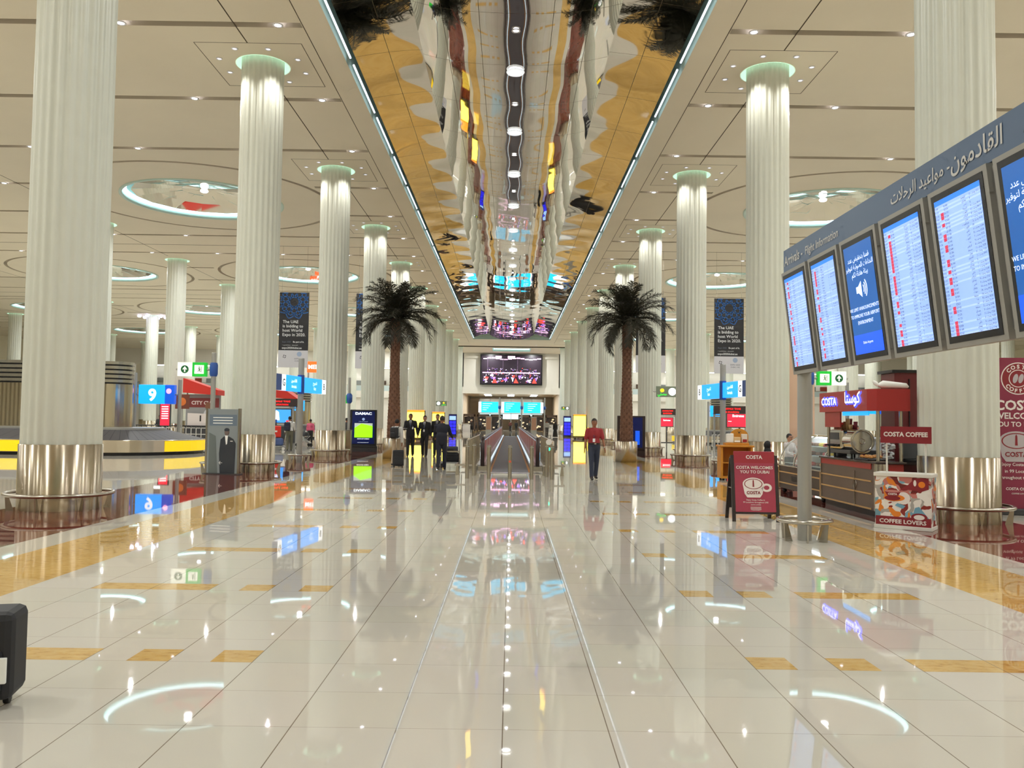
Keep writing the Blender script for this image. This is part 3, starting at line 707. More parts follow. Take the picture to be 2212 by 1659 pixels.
for r, mm in ((.31, 1), (.29, 3), (.17, 1), (.155, 3)): a.poly(el(r), mm)
for q, ch in enumerate('COSTA'): an = pi / 2 + (2 - q) * .42; a.text(ch, PB(.195 * cos(an), 2.6 + .195 * sin(an), 5), (sin(an), 0, -cos(an)), (cos(an), 0, sin(an)), .1, 1, bold=.04)
for q, ch in enumerate('COFFEE'): an = -pi / 2 + (q - 2.5) * .36; a.text(ch, PB(.27 * cos(an), 2.6 + .27 * sin(an), 5), (-sin(an), 0, cos(an)), (-cos(an), 0, -sin(an)), .1, 1, bold=.04)
for ox, ph in ((-.05, 0), (.05, .7)): a.poly([PB(ox + .045 * cos(t / 16 * 2 * pi) + .02 * sin(t / 16 * 2 * pi), 2.6 + .09 * sin(t / 16 * 2 * pi), 6) for t in range(16)], 2)
cup(a, -.05, 1.33, .62, lambda u, v, l=0: PB(u, v, 4 + l), (2, 3, 0)); a.obj('printed_panel', [mat('banner_maroon', (138, 42, 68), .45), m_postw, m_cupg, m_costa], rb)
a = M(); a.rbx(-.6, .6, -.12, .12, 0, .12, .02); a.obj('base', m_dgrey, rb)

# ---- promotional counter
pc = thing('promotion_counter', 'white portable tasting counter with a swirling coffee print and overhead name board', 'counter', (5.96 + .02, 13.69, 0), math.atan2(-.5, .66))
def swirl():
    m = mat('swirl_print', (200, 120, 90), .45); nt = NT(m); t = m.node_tree; b = t.nodes['Principled BSDF']; tc = t.nodes.new('ShaderNodeTexCoord')
    n1 = nt.noise(tc.outputs['Object'], 3.2, 2, out='Color'); vm = t.nodes.new('ShaderNodeVectorMath'); vm.operation = 'MULTIPLY_ADD'; t.links.new(n1, vm.inputs[0]); vm.inputs[1].default_value = (.55, .55, .55); t.links.new(tc.outputs['Object'], vm.inputs[2])
    vo = t.nodes.new('ShaderNodeTexVoronoi'); vo.inputs['Scale'].default_value = 9.5; t.links.new(vm.outputs[0], vo.inputs['Vector'])
    sp = t.nodes.new('ShaderNodeSeparateColor'); t.links.new(vo.outputs['Color'], sp.inputs[0])
    rp = nt.ramp(sp.outputs[0], [(0, srgb((232, 226, 220))), (.24, srgb((140, 40, 34))), (.4, srgb((226, 130, 40))), (.5, srgb((170, 165, 158))), (.62, srgb((196, 120, 112))), (.74, srgb((236, 232, 226))), (.86, srgb((120, 165, 185))), (.93, srgb((110, 30, 28)))])
    nt.t.nodes[-1].color_ramp.interpolation = 'CONSTANT'
    t.links.new(rp, b.inputs['Base Color']); return m
m_swirl = swirl(); PW, PD = .83, .44
a = M(); a.bx(.0, PW, 0, PD, .05, .84, 0); a.obj('body', m_swirl, pc)
a = M(); a.rbx(-.02, PW + .02, -.02, PD + .02, .84, .90, .008); a.obj('worktop', m_white, pc); a = M(); a.rbx(-.015, PW + .015, -.015, PD + .015, 0, .06, .006); a.obj('plinth', m_white, pc)
a = M(); a.bx(.01, PW - .0, -.004, .0, .06, .2, 0); a.text('COFFEE LOVERS', (PW / 2, -.006, .095), X_, Z_, .088, 1, bold=.03, width=PW * .84)
P2 = lambda u, v, l=0: Vector((u, -.004 - l * .0008, v)); el2 = lambda cx, cz, p, q, l, n=20: [P2(cx + p * cos(2 * pi * i / n), cz + q * sin(2 * pi * i / n), l) for i in range(n)]
a.poly(el2(.29, .5, .16, .055, 1), 2); a.poly(el2(.265, .495, .12, .04, 2), 0); a.poly([P2(.15, .6, 3), P2(.19, .53, 3), P2(.35, .53, 3), P2(.39, .6, 3)], 0); a.text('COSTA', (.27, -.009, .545), X_, Z_, .042, 1, bold=.04); a.poly(el2(.27, .605, .12, .02, 4), 3)
a.poly([P2(.37, .62, 1), P2(.42, .67, 1), P2(.5, .72, 1), P2(.6, .83, 1), P2(.8, .835, 1), P2(.8, .66, 1), P2(.7, .62, 1), P2(.5, .64, 1)], 0); a.poly(el2(.7, .73, .05, .05, 3), 2); a.poly(el2(.6, .75, .022, .05, 3), 1); a.poly(el2(.43, .5, .1, .1, 0), 1)
a.poly([P2(.55, .2, 1), P2(.6, .36, 1), P2(.66, .38, 1), P2(.8, .2, 1)], 4); a.poly(el2(.66, .215, .12, .06, 3), 0); a.poly(el2(.66, .21, .08, .04, 4), 1); a.poly([P2(.3, .38, 1), P2(.34, .42, 1), P2(.46, .38, 1), P2(.42, .33, 1)], 4)
a.obj('print', [m_costa, m_postw, mat('print_orange', (232, 128, 30), .5), mat('print_pink', (200, 130, 125), .5), mat('print_steel_blue', (110, 160, 185), .5)], pc)
a = M(); a.cyl((.16, .1, .9), (.16, .1, 1.5), .014, n=8); a.cyl((.74, .1, .9), (.74, .1, 1.5), .014, n=8); a.obj('support_pole', m_white, pc)
a = M(); a.bx(.07, .83, .07, .1, 1.38, 1.65, 0); a.text('COSTA COFFEE', (.45, .067, 1.49), X_, Z_, .1, 1, bold=.04, width=.66); a.obj('name_board', [m_costa, m_postw], pc)

# ---- coffee kiosk
m_kbrown = mat('kiosk_brown', (98, 82, 72), .35, noise=.12, nscale=3); m_kstrip = mat('kiosk_wood_strip', (190, 150, 95), .4); m_kred = mat('kiosk_red', (160, 42, 36), .4)
m_ktop = mat('kiosk_worktop', (58, 48, 46), .25); m_kblack = mat('kiosk_plinth', (26, 24, 24), .3)
ck = thing('kiosk_counter', 'brown coffee kiosk counter with wooden strips and a red band, behind the printed tasting counter', 'counter', (0, 0, 0))
kx, ya, yb, xe = 6.6, 14.95, 17.7, 7.2
a = M(); a.bx(kx + .08, kx + .44, ya + .1, yb, 0, .12, 0); a.obj('plinth', m_kblack, ck)
a = M(); a.bx(kx, kx + .46, ya + .05, yb, .12, .97, 0); a.obj('body', m_kbrown, ck)
a = M(); a.bx(kx - .012, kx, ya + .3, yb, .86, .97); a.bx(kx + .15, kx + .46, ya + .03, ya + .05, .3, .97); a.obj('red_band', m_kred, ck)
a = M()
for z in (.13, .40, .63): a.bx(kx - .016, kx, ya + .3, yb, z, z + .028)
a.obj('wood_strip', m_kstrip, ck)
a = M(); a.cyl((kx + .1, ya + .12, .12), (kx + .1, ya + .12, .97), .13, n=20); a.obj('corner_post', m_steel, ck); a = M(); a.bx(kx - .02, kx, yb - .03, yb, .12, .97); a.obj('edge_strip', m_steel, ck); a = M(); a.bx(kx - .02, kx - .005, ya + 1.02, ya + 1.035, .12, .8); a.obj('panel_joint', m_steel, ck)
bk = thing('back_counter', 'low dark maroon back counter of the kiosk beside the tall cabinet', 'counter', (8.1, 16.1, 0)); a = M(); a.bx(-.75, .9, -.22, .22, 0, .93); a.obj('body', mat('back_maroon', (84, 26, 26), .4), bk); a = M(); a.bx(-.78, .93, -.25, .25, .93, .97); a.obj('worktop', m_ktop, bk)
a = M(); a.lathe([(.075, -.005), (.085, 0), (.075, .005)], n=24); h = a.obj('badge_ring', m_steel, ck); h.location = (kx - .01, ya + 1.03, .55); h.rotation_euler = (0, pi / 2, 0)
a = M(); a.rbx(kx - .05, kx + .5, ya - .02, yb + .03, .97, 1.01, .01); a.obj('worktop', m_ktop, ck)
cn = thing('kiosk_canopy', 'red kiosk fascia with a glowing white and blue coffee name in two scripts', 'canopy', (0, 0, 0))
a = M(); zt, zb = 2.33, 1.93
a.prism([(kx - .02, yb + .05), (kx - .06, ya + .35), (kx + .02, ya + .12), (7.22, ya + .1), (7.22, ya + .28), (kx + .15, ya + .3), (kx + .12, yb + .05)], 'z', zb, zt, 0); a.obj('fascia', mat('fascia_red', (164, 34, 32), .38), cn)
a = M(); a.prism([(kx, yb), (kx, ya + .3), (7.15, ya + .3), (7.15, yb)], 'z', zt - .08, zt - .02, 0); a.obj('roof', m_kblack, cn)
m_ledb = mat('letter_glow_blue', (50, 50, 240), .4, emit=2.2, ecol=(50, 60, 255)); m_ledw = mat('letter_glow_white', (235, 240, 255), .4, emit=1.8)
for bd, mt, lf, nme, offs in ((.02, m_ledb, .004, 'letter_halo', [(.028 * cos(q_ * pi / 4), .028 * sin(q_ * pi / 4)) for q_ in range(8)]), (.015, m_ledw, .03, 'lit_lettering', [(0, 0)])):
  a = M()
  for oy, oz in offs:
    x_ = kx - .045 - .0007 * offs.index((oy, oz))
    a.text('COSTA', (x_ + .02, ya + 2.2 + oy, 2.07 + oz), (-.012, -1, 0), Z_, .21, 0, bold=bd, lift=lf, width=.82); a.text(arab('كوستا'), (x_, ya + .98 + oy, 2.09 + oz), (-.012, -1, 0), Z_, .3, 0, bold=bd * .7, lift=lf, width=.74)
  a.obj(nme, mt, cn)
for px_, py_ in ((kx + .12, ya + .3), (kx + .12, yb - .1), (7.14, ya + .3)): a = M(); a.cyl((px_, py_, 1.011), (px_, py_, zb), .033, n=10); a.obj('canopy_pole', m_steel, cn)
a = M(); a.bx(kx + .02, kx + .05, yb - .95, yb - .15, 1.62, 1.93, 1); a.bx(kx + .03, kx + .05, ya + .5, ya + 1.7, 1.85, 1.93, 0); a.obj('menu_panel', [m_blue, m_kred], cn)
rp = thing('wrapped_parcel', 'long white wrapped roll lying on top of the red kiosk fascia', 'parcel', (6.98, ya + .2, 2.335), R_(-8))
a = M(); a.tube([(-.28, 0, .06), (-.2, 0, .078), (.2, 0, .055), (.24, 0, .03)], [.03, .075, .05, .02], 10); a.obj('roll', m_paper, rp); a = M(); a.tube([(-.28, 0, .06), (-.33, .0, .10), (-.36, .02, .14)], [.03, .04, .02], 8); a.obj('gathered_end', m_paper, rp)
cb = thing('tall_cabinet', 'tall maroon cabinet rising behind the kiosk beside the near right column', 'cabinet', (7.95, 16.9, 0))
a = M(); a.bx(-.3, .3, -.3, .3, 0, 2.72); a.obj('body', mat('cabinet_maroon', (112, 36, 38), .4), cb); a = M(); a.bx(-.36, .34, -.34, .34, 2.72, 2.78); a.obj('cornice', m_kblack, cb); a = M(); a.bx(-.02, -.0, -.32, -.3, 1, 2.6); a.cyl((-.05, -.32, 1.5), (-.05, -.32, 1.65), .012, n=6); a.obj('door_seam', m_kblack, cb)

em = thing('espresso_machine', 'large chrome espresso machine with rounded drum sides on the kiosk counter', 'coffee machine', (kx + .24, ya + 1.7, 1.012))
m_chrome = mat('chrome', (205, 198, 188), .12, metal=1.0)
for sx in (-1, 1):
    for sy in (-1, 1): a = M(); a.cyl((sx * .2, sy * .42, 0), (sx * .2, sy * .42, .09), .02, n=8); a.obj('foot', m_black, em)
a = M(); a.rbx(-.27, .25, -.5, .5, .09, .17, .015); a.obj('drip_tray', m_dgrey, em)
a = M(); a.rbx(-.28, .2, -.1, .52, .17, .56, .05); a.obj('body', m_chrome, em)
a = M(); a.tube([(-.03, -.52, .34), (-.03, -.1, .34)], .235, 32); a.obj('boiler_drum', m_chrome, em); a = M(); a.ring((0, 0, 0), .2, .012, 32, 6); a.ring((0, 0, .0), .05, .01, 16, 6); h = a.obj('drum_rim', m_steel, em); h.location = (-.03, -.525, .34); h.rotation_euler = (pi / 2, 0, 0)
a = M()
for q in range(3): a.cyl((-.29, .05 + q * .17, .26), (-.42, .05 + q * .17, .24), .014, n=8); a.cyl((-.29, .05 + q * .17, .27), (-.29, .05 + q * .17, .22), .035, n=12)
a.obj('brew_group', m_black, em); a = M(); a.bx(-.285, -.28, .0, .46, .36, .5); a.obj('badge_plate', m_dgrey, em)
gr = thing('coffee_grinder', 'coffee grinder with a clear bean hopper behind the espresso machine', 'coffee grinder', (kx + .3, ya + 2.5, 1.012))
a = M(); a.rbx(-.1, .1, -.12, .12, 0, .36, .02); a.obj('body', m_dgrey, gr); a = M(); a.lathe([(.05, .36), (.12, .5), (.12, .62), (.0, .63)], n=20); a.obj('hopper', mat('hopper_smoke', (150, 110, 80), .1, alpha=.6), gr)
for q in range(7):
    c_ = thing('paper_cup', 'stack of brown and red paper cups on top of the espresso machine, number %d' % q, 'cup', (kx + .2 + .10 * (q % 2), ya + 1.72 + .13 * (q // 2), 1.575))
    c_['label'] = 'maroon paper cup standing on top of the espresso machine'; c_['group'] = 'paper cups on the espresso machine'
    a = M(); a.lathe([(.0, 0), (.03, 0), (.042, .1 + .06 * (q % 3)), (.038, .1 + .06 * (q % 3)), (.027, .005)], n=14); a.obj('cup_body', m_costa if q % 2 else m_kstrip, c_)
bx_ = thing('gift_box', 'red coffee gift box standing on top of the pastry display case', 'box', (7.35, 18.5, 1.422)); a = M(); a.bx(-.13, .13, -.12, .12, 0, .3, 0); a.text('COSTA', (0, -.121, .16), X_, Z_, .06, 1, bold=.03); a.bx(-.13, .13, -.121, -.12, .05, .1, 2); a.obj('carton', [m_kred, m_postw, m_costa], bx_)
b2 = thing('biscuit_tin', 'small red tin on the display case beside the gift box', 'tin', (7.35, 18.15, 1.422)); a = M(); a.lathe([(0, 0), (.07, 0), (.07, .17), (.065, .19), (0, .19)], n=20); a.obj('tin_body', m_kred, b2)
tray = thing('pastry_tray', 'dark tray heaped with orange-brown pastries at the end of the kiosk counter', 'tray', (kx + .23, ya + .84, 1.012)); a = M(); a.rbx(-.2, .2, -.3, .3, 0, .025, .008); a.obj('tray_base', m_dgrey, tray)
mp_ = mat('pastry', (205, 140, 70), .6, noise=.3, nscale=20); p0 = None
for q in range(9):
    loc = (kx + .13 + .13 * (q % 3), ya + .65 + .19 * (q // 3), 1.04)
    if p0 is None: p0 = thing('pastry', 'golden-brown pastry on the dark tray at the counter end', 'pastry', loc, 1.4, 'pastries on the counter tray'); a = M(); a.tube([(-.07, -.02, .02), (-.03, 0, .035), (.03, 0, .035), (.07, -.02, .02)], [.012, .03, .03, .012], 8); a.obj('crust', mp_, p0)
    else: dup(p0, loc, 1.4)
bg = thing('cup_lid_bag', 'clear plastic bag full of white lids on the kiosk counter behind the name board', 'bag', (kx + .33, ya + .34, 1.013))
a = M(); rr = random.Random(5); 
for q in range(34): a.ball((rr.uniform(-.08, .08), rr.uniform(-.07, .07), .05 + .0085 * q), rr.uniform(.028, .045), 0, 8, 4, (1, 1, .5))
a.obj('bag_film', mat('plastic_bag', (220, 222, 224), .12, alpha=.85), bg)
nap = thing('napkin_dispenser', 'black till with a raised screen on the maroon back counter behind the name board', 'till', (7.75, 16.1, .973), R_(10))
a = M(); a.rbx(-.16, .16, -.1, .14, 0, .05, .01); a.obj('base', m_black, nap); nap.name = 'cash_register'; a = M(); a.T = Matrix.Rotation(R_(-15), 4, 'X'); a.rbx(-.22, .22, -.02, .02, .05, .42, .01); a.obj('touch_screen', m_black, nap)
nc = thing('newspaper', 'folded white papers lying on the back counter beside the till', 'newspaper', (8.35, 16.0, .973), .1); a = M(); a.rbx(-.13, .13, -.09, .09, 0, .02, .006); a.tube([(-.1, .0, .03), (0, .02, .06), (.12, 0, .03)], .022, 8); a.obj('sheets', m_paper, nc)

# pastry display case
dc = thing('display_case', 'curved glass pastry display case on a dark base with wooden strips', 'display case', (0, 0, 0))
y0, y1, xb = 17.85, 20.6, 6.62
a = M(); a.bx(xb + .02, xb + .85, y0, y1, .12, .66); a.obj('base_cabinet', m_kblack if False else mat('case_brown', (58, 46, 40), .35), dc)
a = M()
for z in (.24, .5): a.bx(xb + .005, xb + .02, y0 + .05, y1 - .02, z, z + .03)
for yy in (y0, y1): a.bx(xb, xb + .04, yy - .01, yy + .02, .12, .66)
a.obj('wood_strip', m_kstrip, dc)
a = M(); [a.bx(xb + .008, xb + .02, y0 + .9, y1 - .9, .33 + .02 * q, .34 + .02 * q) for q in range(6)]; a.obj('vent_grille', m_black, dc)
a = M()
for yy in (y0 + .1, y1 - .1):
    for xx in (xb + .12, xb + .72): a.ball((xx, yy, .055), .055, 0, 10, 6); a.cyl((xx, yy, .06), (xx, yy, .12), .02, n=6)
a.obj('castor', m_black, dc)
prof = [(xb + .02, .66), (xb + .05, .86), (xb + .14, 1.05), (xb + .28, 1.22), (xb + .48, 1.36), (xb + .6, 1.40)]
a = M()
for i in range(len(prof) - 1): (x0, z0), (x1, z1) = prof[i], prof[i + 1]; a.quad((x0, y0, z0), (x0, y1, z0), (x1, y1, z1), (x1, y0, z1))
for yy in (y0, y1): a.poly([(x, yy, z) for x, z in prof] + [(xb + .85, yy, 1.4), (xb + .85, yy, .66)])
a.obj('curved_glass', m_glass, dc)
a = M()
for yy in (y0, (y0 + y1) / 2 + .35, y1): a.tube([(x, yy, z) for x, z in prof], .018, 6)
a.tube([(xb + .02, y0, .67), (xb + .02, y1, .67)], .02, 6); a.tube([(xb + .6, y0, 1.4), (xb + .6, y1, 1.4)], .02, 6); a.bx(xb + .58, xb + .87, y0, y1, 1.385, 1.42); a.obj('metal_rib', m_steel, dc)
a = M(); a.bx(xb + .82, xb + .86, y0, y1, .66, 1.39); a.obj('back_panel', m_white, dc)
a = M()
for q, z in enumerate((.72, .95, 1.15)): a.bx(xb + .15 + .12 * q, xb + .8, y0 + .03, y1 - .03, z, z + .012)
a.obj('shelf', mat('shelf_glass', (190, 210, 208), .15), dc)
a = M(); a.bx(xb + .62, xb + .68, y0 + .1, y1 - .1, 1.35, 1.38); a.obj('case_lamp', mat('case_lamp_light', (225, 240, 255), .5, emit=9), dc)
fo = None; fm = [mp_, m_paper, mat('cake_yellow', (225, 200, 90), .6), mat('cake_brown', (120, 80, 56), .6), mat('food_red', (190, 70, 60), .5)]
for q, z in enumerate((.735, .965, 1.165)):
    for i in range(9):
        loc = (xb + .36 + .12 * q + rr.uniform(-.05, .08), y0 + .22 + i * .28, z); mt = rr.randint(0, 4)
        t = thing('cake', ['golden pastry', 'white-wrapped sandwich', 'yellow cake', 'brown cake', 'red fruit tart'][mt] + ' on a shelf inside the curved display case', 'cake', loc, rr.uniform(-.3, .3), 'food in the display case, kind %d' % mt)
        a = M(); (a.rbx(-.07, .07, -.08, .08, 0, .07, .015) if mt in (1, 3) else a.lathe([(0, 0), (.075, 0), (.08, .05), (.05, .075), (0, .08)], n=14)); a.obj('food_body', fm[mt], t)

# yellow brochure stand
ys_ = thing('brochure_stand', 'orange-yellow wooden stand with an arched back, left of the pavement sign', 'stand', (6.66, 24.75, 0), R_(-4))
m_yw = mat('honey_wood', (206, 138, 44), .45, noise=.15, nscale=5)
a = M(); a.bx(-.46, -.40, -.3, .3, .12, .98); a.bx(.40, .46, -.3, .3, .12, .98); a.bx(-.40, .40, .24, .3, .12, .98); a.bx(-.46, .46, -.3, .3, .06, .12); a.bx(-.4, .4, -.28, .24, .5, .53); a.obj('cabinet', m_yw, ys_)
a = M(); a.rbx(-.5, .5, -.34, .34, .98, 1.03, .01); a.rbx(-.3, .4, -.1, .25, 1.03, 1.1, .01); a.obj('top', m_yw, ys_)
a = M(); a.prism([(-.1, 1.03)] + [(.17 + .27 * cos(pi - pi * i / 12), 1.3 + .22 * sin(pi * i / 12)) for i in range(13)] + [(.44, 1.03)], 'y', .24, .27); a.obj('arched_back', m_yw, ys_)
a = M(); a.text('TAXI', (.17, .238, 1.42), X_, Z_, .05, 0); a.ball((.17, .235, 1.40), .03, 0, 8, 5, (1, .2, .6)); a.obj('badge', m_black, ys_)
a = M(); [a.cyl((x, y, 0), (x, y, .07), .035, n=10) for x in (-.38, .38) for y in (-.22, .22)]; a.obj('castor', m_black, ys_)
for q, (x, w_, h_, mt, nme, lab) in enumerate(((-.14, .1, .27, m_paper, 'leaflet_rack', 'clear leaflet rack of white leaflets on the yellow stand'), (.06, .1, .17, mat('card_box', (222, 190, 140), .6), 'card_box', 'pale card box in the middle of the yellow stand'), (.28, .08, .26, m_litw if False else mat('tall_cup', (225, 218, 205), .5), 'paper_cup_holder', 'tall white and orange cup holder on the right of the yellow stand'))):
    loc = Matrix.Translation((6.66, 24.75, 0)) @ Matrix.Rotation(R_(-4), 4, 'Z') @ Vector((x, .05, 1.103)); t = thing(nme, lab, nme.split('_')[-1], loc)
    a = M(); a.rbx(-w_, w_, -.07, .07, 0, h_, .015); a.obj('body', mt, t); a = M(); a.bx(-w_ * .8, w_ * .8, -.078, -.071, .02, h_ * .4); a.obj('front_label', m_kred if q == 2 else m_paper, t)

# pink partition behind the kiosk
pp = thing('partition_panel', 'pale pink partition with a rose base behind the pastry case', 'partition', (9.0, 26.4, 0)); a = M(); a.bx(-.6, .6, -.08, .08, .98, 4.6); a.obj('upper_panel', mat('pale_pink', (222, 186, 162), .6), pp); a = M(); a.bx(-.6, .6, -.1, .1, 0, .98); a.obj('lower_panel', mat('rose_panel', (190, 130, 118), .5), pp)

# ---- exit signs, number sign, direction signs
def exit_sign(loc, right, label):
    t = thing('exit_sign', label, 'exit sign', loc); post(t, 3.55, .07, .3)
    s = 1 if right else -1; a = M(); a.lathe([(.1, 2.86), (.125, 2.93), (.125, 3.2), (.1, 3.27)], n=8); a.obj('blue_collar', m_bluecap, t)
    a = M(); a.cyl((0, 0, 3.06), (s * .22, 0, 3.06), .035, n=8); a.cyl((s * 1.07, 0, 3.06), (s * 1.12, 0, 3.06), .03, n=8); a.obj('bracket', m_alu, t)
    g0, g1, w0, w1 = sorted((s * .2, s * .62)) + sorted((s * .62, s * 1.06))
    a = M(); a.rbx(g0, g1, -.07, .07, 2.85, 3.27, .01, 0); a.rbx(w0, w1, -.068, .068, 2.855, 3.265, .01, 1)
    gc, wc = (g0 + g1) / 2, (w0 + w1) / 2; F = lambda u, v, l=0: Vector((u, -.071 - l * .001, v)); a.poly([F(gc - .14, 2.93, 1), F(gc + .14, 2.93, 1), F(gc + .14, 3.19, 1), F(gc - .14, 3.19, 1)], 1)
    for pts in ([(-.02, .02), (.02, .02), (.035, -.06), (-.005, -.06)], [(-.005, -.06), (.03, -.06), (.06, -.12), (.03, -.12)], [(0, -.06), (-.02, -.05), (-.06, -.1), (-.04, -.115)], [(-.02, .015), (-.06, -.02), (-.05, -.03), (-.01, 0)], [(.02, .01), (.06, -.01), (.055, -.025), (.02, -.01)]): a.poly([F(gc + p * .8, 3.08 + q * .8, 2) for p, q in pts], 2)
    a.poly([F(gc + .02 * cos(i / 10 * 2 * pi), 3.125 + .02 * sin(i / 10 * 2 * pi), 2) for i in range(10)], 2); a.bx(gc + .055, gc + .07, -.074, -.072, 2.97, 3.15, 2)
    a.poly([F(wc + .12 * cos(i / 20 * 2 * pi), 3.06 + .12 * sin(i / 20 * 2 * pi), 1) for i in range(20)], 2)
    a.poly([F(wc - .018, 2.98, 2), F(wc + .018, 2.98, 2), F(wc + .018, 3.08, 2), F(wc - .018, 3.08, 2)], 1); a.poly([F(wc - .07, 3.06, 2), F(wc, 3.15, 2), F(wc + .07, 3.06, 2), F(wc + .04, 3.05, 2), F(wc, 3.1, 2), F(wc - .04, 3.05, 2)], 1)
    a.obj('lit_box', [m_green, m_litcream, m_greend], t); return t
exit_sign((-8.9, 24.9, 0), False, 'green and white lit exit sign on a pole beside the printed glass panel')
exit_sign((8.95, 24.9, 0), True, 'green and white lit exit sign on the right, just below the flight screens')
def number_sign(loc, label, digit, k, right_pole=True):
    """lit box with a belt number between two poles; k scales the box about eye level"""
    t = thing('belt_number_sign', label, 'sign', loc); zz = lambda z: 1.65 + (z - 1.65) * k
    for x in (-1.02, 1.0): a = M(); a.cyl((x * k, 0, 0), (x * k, 0, zz(3.3 if x > 0 else 3.6)), .08 * k, n=14); a.obj('pole', m_alu, t)
    for x in (-1, 1): a = M(); a.cyl((x * 1.0 * k, 0, zz(2.63)), (x * .8 * k, 0, zz(2.63)), .04, n=8); a.obj('bracket', m_alu, t)
    a = M(); a.rbx(-.8 * k, .38 * k, -.16, .16, zz(2.2), zz(3.06), .02, 0); a.rbx(.38 * k, .8 * k, -.155, .155, zz(2.2), zz(3.06), .02, 1); a.text(digit, (-.18 * k, -.165, zz(2.36)), X_, Z_, .72 * k, 2, bold=.035)
    a.poly([((.56 + .12 * cos(i / 16 * 2 * pi)) * k, -.17, zz(2.78 + .12 * sin(i / 16 * 2 * pi))) for i in range(16)], 3); a.obj('lit_box', [m_blue, m_blued, m_litw, mat('pink_badge', (255, 170, 210), .5, emit=1.2)], t)
number_sign((-17.8, 42.0, 0), 'bright blue lit sign with a white number nine over the baggage belt', '9', 1.117)
number_sign((18.1, 42.0, 0), 'wide bright blue lit sign seen through the kiosk under its canopy', '2', 1.117)
def way_sign(loc, s, label):
    """long double lit box hung along the hall on one pole"""
    t = thing('direction_sign', label, 'sign', loc); post(t, 3.86, .105, .40)
    a = M(); D = Vector((-.10 * s * -1, 0, 0))
    y0_, y1_ = -2.35, 2.5; x0_ = s * .35; x1_ = -s * .28
    for part, (ya_, yb_) in enumerate(((y0_, -.06), (.06, y1_))):
        X = lambda y: x0_ + (x1_ - x0_) * (y - y0_) / (y1_ - y0_); d = Vector((X(yb_) - X(ya_), yb_ - ya_, 0)).normalized(); nrm = Vector((-d.y * -s * -1, 0, 0)) if False else Vector((d.y, -d.x, 0)) * (-s)
        a2 = M(); A, B = Vector((X(ya_), ya_, 2.62)), Vector((X(yb_), yb_, 2.62)); h = Vector((0, 0, .56)); w = nrm * .1
        def seg(p, q, m):
            P0, P1 = A + (B - A) * p, A + (B - A) * q
            vs = [P0 - w, P1 - w, P1 + w, P0 + w, P0 - w + h, P1 - w + h, P1 + w + h, P0 + w + h]
            a2._p(vs, [(0, 3, 2, 1), (4, 5, 6, 7), (0, 1, 5, 4), (1, 2, 6, 5), (2, 3, 7, 6), (3, 0, 4, 7)], m)
        cuts = [(0, .2, 1), (.2, .36, 2), (.36, 1, 0)] if part == 0 else [(0, .82, 0), (.82, 1, 2)]
        for p, q, m in cuts: seg(p, q, m)
        rt = d * (1 if nrm.cross(Z_).dot(d) < 0 else -1); rt = Z_.cross(nrm).normalized()
        def tx(b, f_, z, sz, m): a2.text(b, A + (B - A) * f_ + w + Vector((0, 0, z)), rt, Z_, sz, m, bold=.02, lift=.004)
        tx('G' if part == 0 else 'B', .28 if part == 0 else .91, .17, .34, 3); tx(arab('القادمون') if part == 0 else arab('الخروج'.replace('ج', 'ح')), .68 if part == 0 else .5, .33, .16, 2); tx('Arrivals' if part == 0 else 'Exit', .68 if part == 0 else .5, .12, .15, 2)
        for zz in (): pass
        # face towards the camera
        a2.obj('lit_box', [m_blue, m_bluecap, m_litw, m_dgrey], t)
    a = M(); a.cyl((0, 0, 2.55), (0, 0, 3.25), .125, n=16); a.obj('clamp', m_bluecap, t); return t
way_sign((-7.82, 31.0, 0), -1, 'bright blue direction sign on a grey pole between the second and third left columns')
way_sign((7.89, 31.0, 0), 1, 'bright blue direction sign on a grey pole between the second and third right columns')
def small_sign(x, y, z, w, h, label, flip, poly=None):
    t = thing('clock_sign', label, 'sign', (x, y, 0)); a = M(); a.bx(-w / 2, w / 2, -.05, .05, z, z + h, 0); s = -1 if flip else 1; F = lambda u, v: (u, -.055, v)
    a.poly([F(s * w * .26 + h * .36 * cos(i / 20 * 2 * pi), z + h / 2 + h * .36 * sin(i / 20 * 2 * pi)) for i in range(20)], 1)
    a.poly([F(-s * w * .22 + h * .2 * cos(i / 10 * 2 * pi), z + h * .62 + h * .18 * sin(i / 10 * 2 * pi)) for i in range(10)], 2); a.text(arab('مصلى'.replace('ى', 'ي')), (-s * w * .22, -.056, z + h * .16), X_, Z_, h * .34, 3, bold=.03)
    a.obj('lit_box', [mat('sign_olive', (120, 130, 110), .5, emit=.15), m_litw, mat('sign_yellow', (240, 200, 30), .5, emit=1.2), mat('sign_lime', (60, 220, 70), .5, emit=1.2)], t); return t
q = small_sign(8.15, 43.6, 3.02, 1.1, .56, 'olive sign with a white clock face and green script beside the fourth right column', False)
a = M(); a.cyl((.75, 0, 0), (.75, 0, 4.2), .07, n=12); a.cyl((-.7, 0, 3.3), (.75, 0, 3.3), .03, n=6); a.obj('pole', m_alu, q); a = M(); a.lathe([(.1, 2.6), (.16, 2.7), (.16, 2.95), (.1, 3.05)], cx=.75, n=8); a.obj('blue_collar', m_bluecap, q)
a = M(); a.bx(.85, 1.2, -.06, .06, 2.65, 3.15); a.obj('green_panel', m_green, q); h = guard(.38, 6, .29, .028).obj('guard_rail', m_steel, q); h.location = (.75, 0, 0)
q = small_sign(-7.33, 88, 3.15, 1.15, .52, 'small green lit sign with a clock face far off before the left columns', True); a = M(); a.cyl((-.8, 0, 0), (-.8, 0, 4), .07, n=8); a.cyl((-.8, 0, 3.6), (.8, 0, 3.6), .03, n=6); a.obj('pole', m_alu, q)
